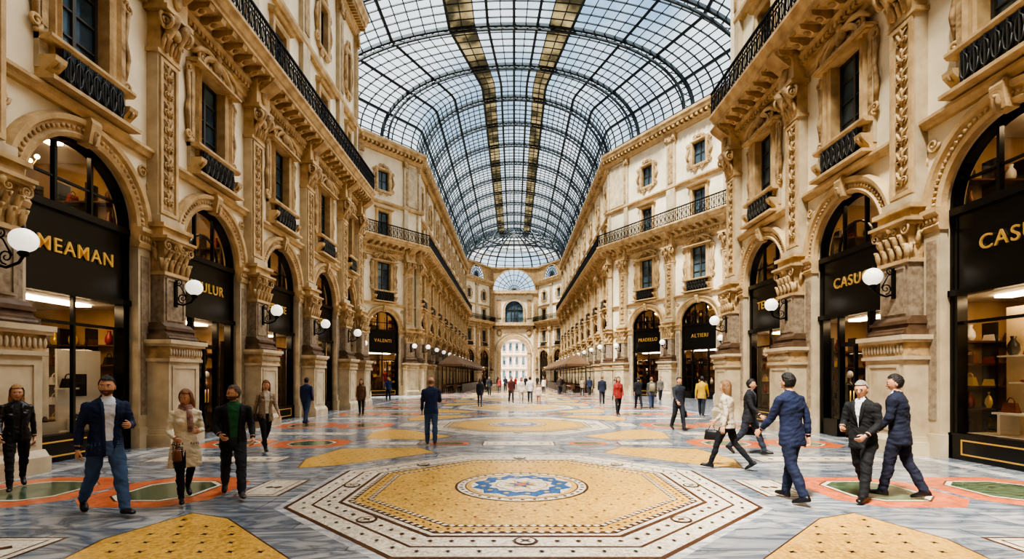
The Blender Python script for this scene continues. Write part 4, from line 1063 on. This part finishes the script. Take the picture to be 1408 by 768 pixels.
person('businessman_in_blue_suit',FX(1086,7.0),7.0,1.77,-158,WS2,AR2,'m',top=(30,40,72),pants=(28,37,64),shirt=(225,228,235),hair='short',hc=(28,22,20),hem=0.76,shoe=(26,22,22),lean=4,hp=6)
person('businessman_in_black_suit',FX(1184,7.05),7.05,1.66,-62,WS,((4,10,50,-16),(8,10,70,-22)),'m',top=(24,24,27),pants=(26,26,30),shirt=(218,218,222),hair='short',hc=(160,156,152),hem=0.76,shoe=(20,18,18),hy=10,hp=12,glasses=True)
person('businessman_in_navy_suit',FX(1234,7.2),7.2,1.75,-140,WS,((10,10,30,-6),(-12,12,18,6)),'m',top=(26,31,52),pants=(26,30,50),shirt=(225,228,235),hair='short',hc=(32,24,20),hem=0.76,shoe=(26,20,20),hy=20,hp=8)
B=(('man_in_dark_coat_with_bag',930,16.3,1.7,15,WS,'m',(46,50,60),(44,46,54)),('woman_in_red_top',847,22.3,1.7,5,WS2,'f',(150,52,46),(34,32,36)),('man_in_black_coat',875,27,1.72,185,WS,'m',(30,30,34),(34,34,40)),
   ('man_with_backpack',893,27,1.68,175,WS2,'m',(96,96,88),(60,70,96)),('man_in_yellow_jacket',962,22,1.72,150,WS,'m',(206,166,50),(40,44,54)),('pedestrian_woman',657,28.7,1.6,180,WS,'f',(40,44,62),(60,72,100)),
   ('pedestrian_man',700,33,1.72,10,WS,'m',(110,60,54),(90,84,80)),('pedestrian_woman',714,32,1.66,0,WS2,'f',(236,226,214),(200,186,170)),('pedestrian_man',726,33,1.7,180,WS,'m',(222,214,208),(70,76,96)),
   ('child_in_pink_top',738,31,1.25,0,WS,'f',(224,200,190),(150,110,100)),('man_in_navy_coat',531,36,1.72,20,WS,'m',(38,52,92),(40,44,54)),('man_in_dark_jacket',825,31,1.76,170,WS2,'m',(34,40,60),(48,50,60)),
   ('woman_in_tan_coat',798,44,1.65,0,WS,'f',(190,170,150),(60,60,70)),('man_in_denim_jacket',808,46,1.7,180,WS2,'m',(60,70,100),(50,50,60)),('pedestrian_man',670,45,1.72,0,WS,'m',(48,48,56),(40,40,48)),
   ('pedestrian_woman',684,52,1.65,180,WS,'f',(160,60,60),(60,60,70)),('pedestrian_man',692,58,1.75,0,WS2,'m',(80,90,110),(50,50,60)),('pedestrian_woman',745,50,1.65,180,WS,'f',(220,210,200),(90,80,80)),
   ('pedestrian_man',744,60,1.75,0,WS,'m',(40,44,60),(40,44,50)),('pedestrian_man',766,48,1.72,180,WS2,'m',(70,60,56),(50,50,60)),('woman_in_grey_coat',843,35,1.66,10,WS,'f',(140,120,110),(50,50,60)),('man_in_grey_coat',905,36,1.7,0,WS2,'m',(120,110,100),(50,50,60)),
   ('pedestrian_man',720,66,1.75,180,WS,'m',(40,40,46),(50,50,60)),('pedestrian_woman',706,72,1.65,0,WS,'f',(190,60,60),(60,60,70)),('pedestrian_man',668,58,1.75,180,WS,'m',(90,80,70),(50,50,60)),
   ('pedestrian_man',664,62,1.75,0,WS,'m',(30,30,36),(40,40,50)),('pedestrian_woman',682,70,1.65,180,WS2,'f',(60,60,80),(40,40,50)),('pedestrian_man',736,76,1.75,0,WS,'m',(60,50,50),(40,40,50)),('man_in_charcoal_coat',768,50,1.75,0,WS2,'m',(36,36,44),(50,50,60)),('pedestrian_woman',748,68,1.65,180,WS,'f',(130,90,70),(40,40,50)))
for i,(n,px,d,h,yw,lg,sx,tp,pt) in enumerate(B):
    person(n,FX(px,d),d,h,yw,lg,AD if i%2 else AR,sx,top=tp,pants=pt,hair='long' if sx=='f' else 'short',hc=[(40,28,22),(90,60,36),(60,44,34),(150,110,70)][i%4],vox=0.016 if d<24 else 0.024,hem=0.78,
           bag=(1,0.14,0.24,(24,24,26)) if 'bag' in n else None, backpack=(150,130,100) if n=='man_with_backpack' else None)

# ---------------------------------------------------------------- camera, light, world
cd=bpy.data.cameras.new('camera'); cam=bpy.data.objects.new('camera',cd); COL.objects.link(cam); SC.camera=cam
cd.sensor_width=36; cd.lens=690/1408*36; cd.shift_y=133/1408; cd.shift_x=-0.002; cd.clip_end=500; cd.clip_start=0.05
cam.location=(0,0,1.75); cam.rotation_euler=(R(90),0,0)
def sun(name,en,ang,rx,rz,col):
    l=bpy.data.lights.new(name,'SUN'); l.energy=en; l.angle=R(ang); l.color=col
    o=bpy.data.objects.new(name,l); COL.objects.link(o); o.rotation_euler=(R(rx),0,R(rz)); o.location=(0,0,60)
sun('sun',13.0,9,31,-38,(1.0,0.945,0.85))
sun('sky_light',5.0,60,30,120,(0.99,0.98,0.98))
w=bpy.data.worlds.new('sky'); SC.world=w; w.use_nodes=True; nt=w.node_tree; N=nt.nodes; L=nt.links
bg=N['Background']; tc=N.new('ShaderNodeTexCoord'); sp=N.new('ShaderNodeSeparateXYZ'); L.new(tc.outputs['Generated'],sp.inputs[0])
rp=N.new('ShaderNodeValToRGB'); rp.color_ramp.elements[0].color=(0.66,0.78,0.88,1); rp.color_ramp.elements[1].color=(0.17,0.36,0.60,1); rp.color_ramp.elements[1].position=0.9
L.new(sp.outputs[2],rp.inputs[0])
nz=N.new('ShaderNodeTexNoise'); nz.inputs['Scale'].default_value=4.2; nz.inputs['Detail'].default_value=9; L.new(tc.outputs['Generated'],nz.inputs['Vector'])
r2=N.new('ShaderNodeValToRGB'); r2.color_ramp.elements[0].position=0.40; r2.color_ramp.elements[1].position=0.57; L.new(nz.outputs['Fac'],r2.inputs[0])
mx=N.new('ShaderNodeMix'); mx.data_type='RGBA'; L.new(r2.outputs[0],mx.inputs[0]); L.new(rp.outputs[0],mx.inputs[6]); mx.inputs[7].default_value=(0.95,0.98,1.0,1)
L.new(mx.outputs[2],bg.inputs[0]); bg.inputs[1].default_value=1.1
SC.view_settings.view_transform='AgX'; SC.view_settings.look='AgX - High Contrast'; SC.view_settings.exposure=0.25
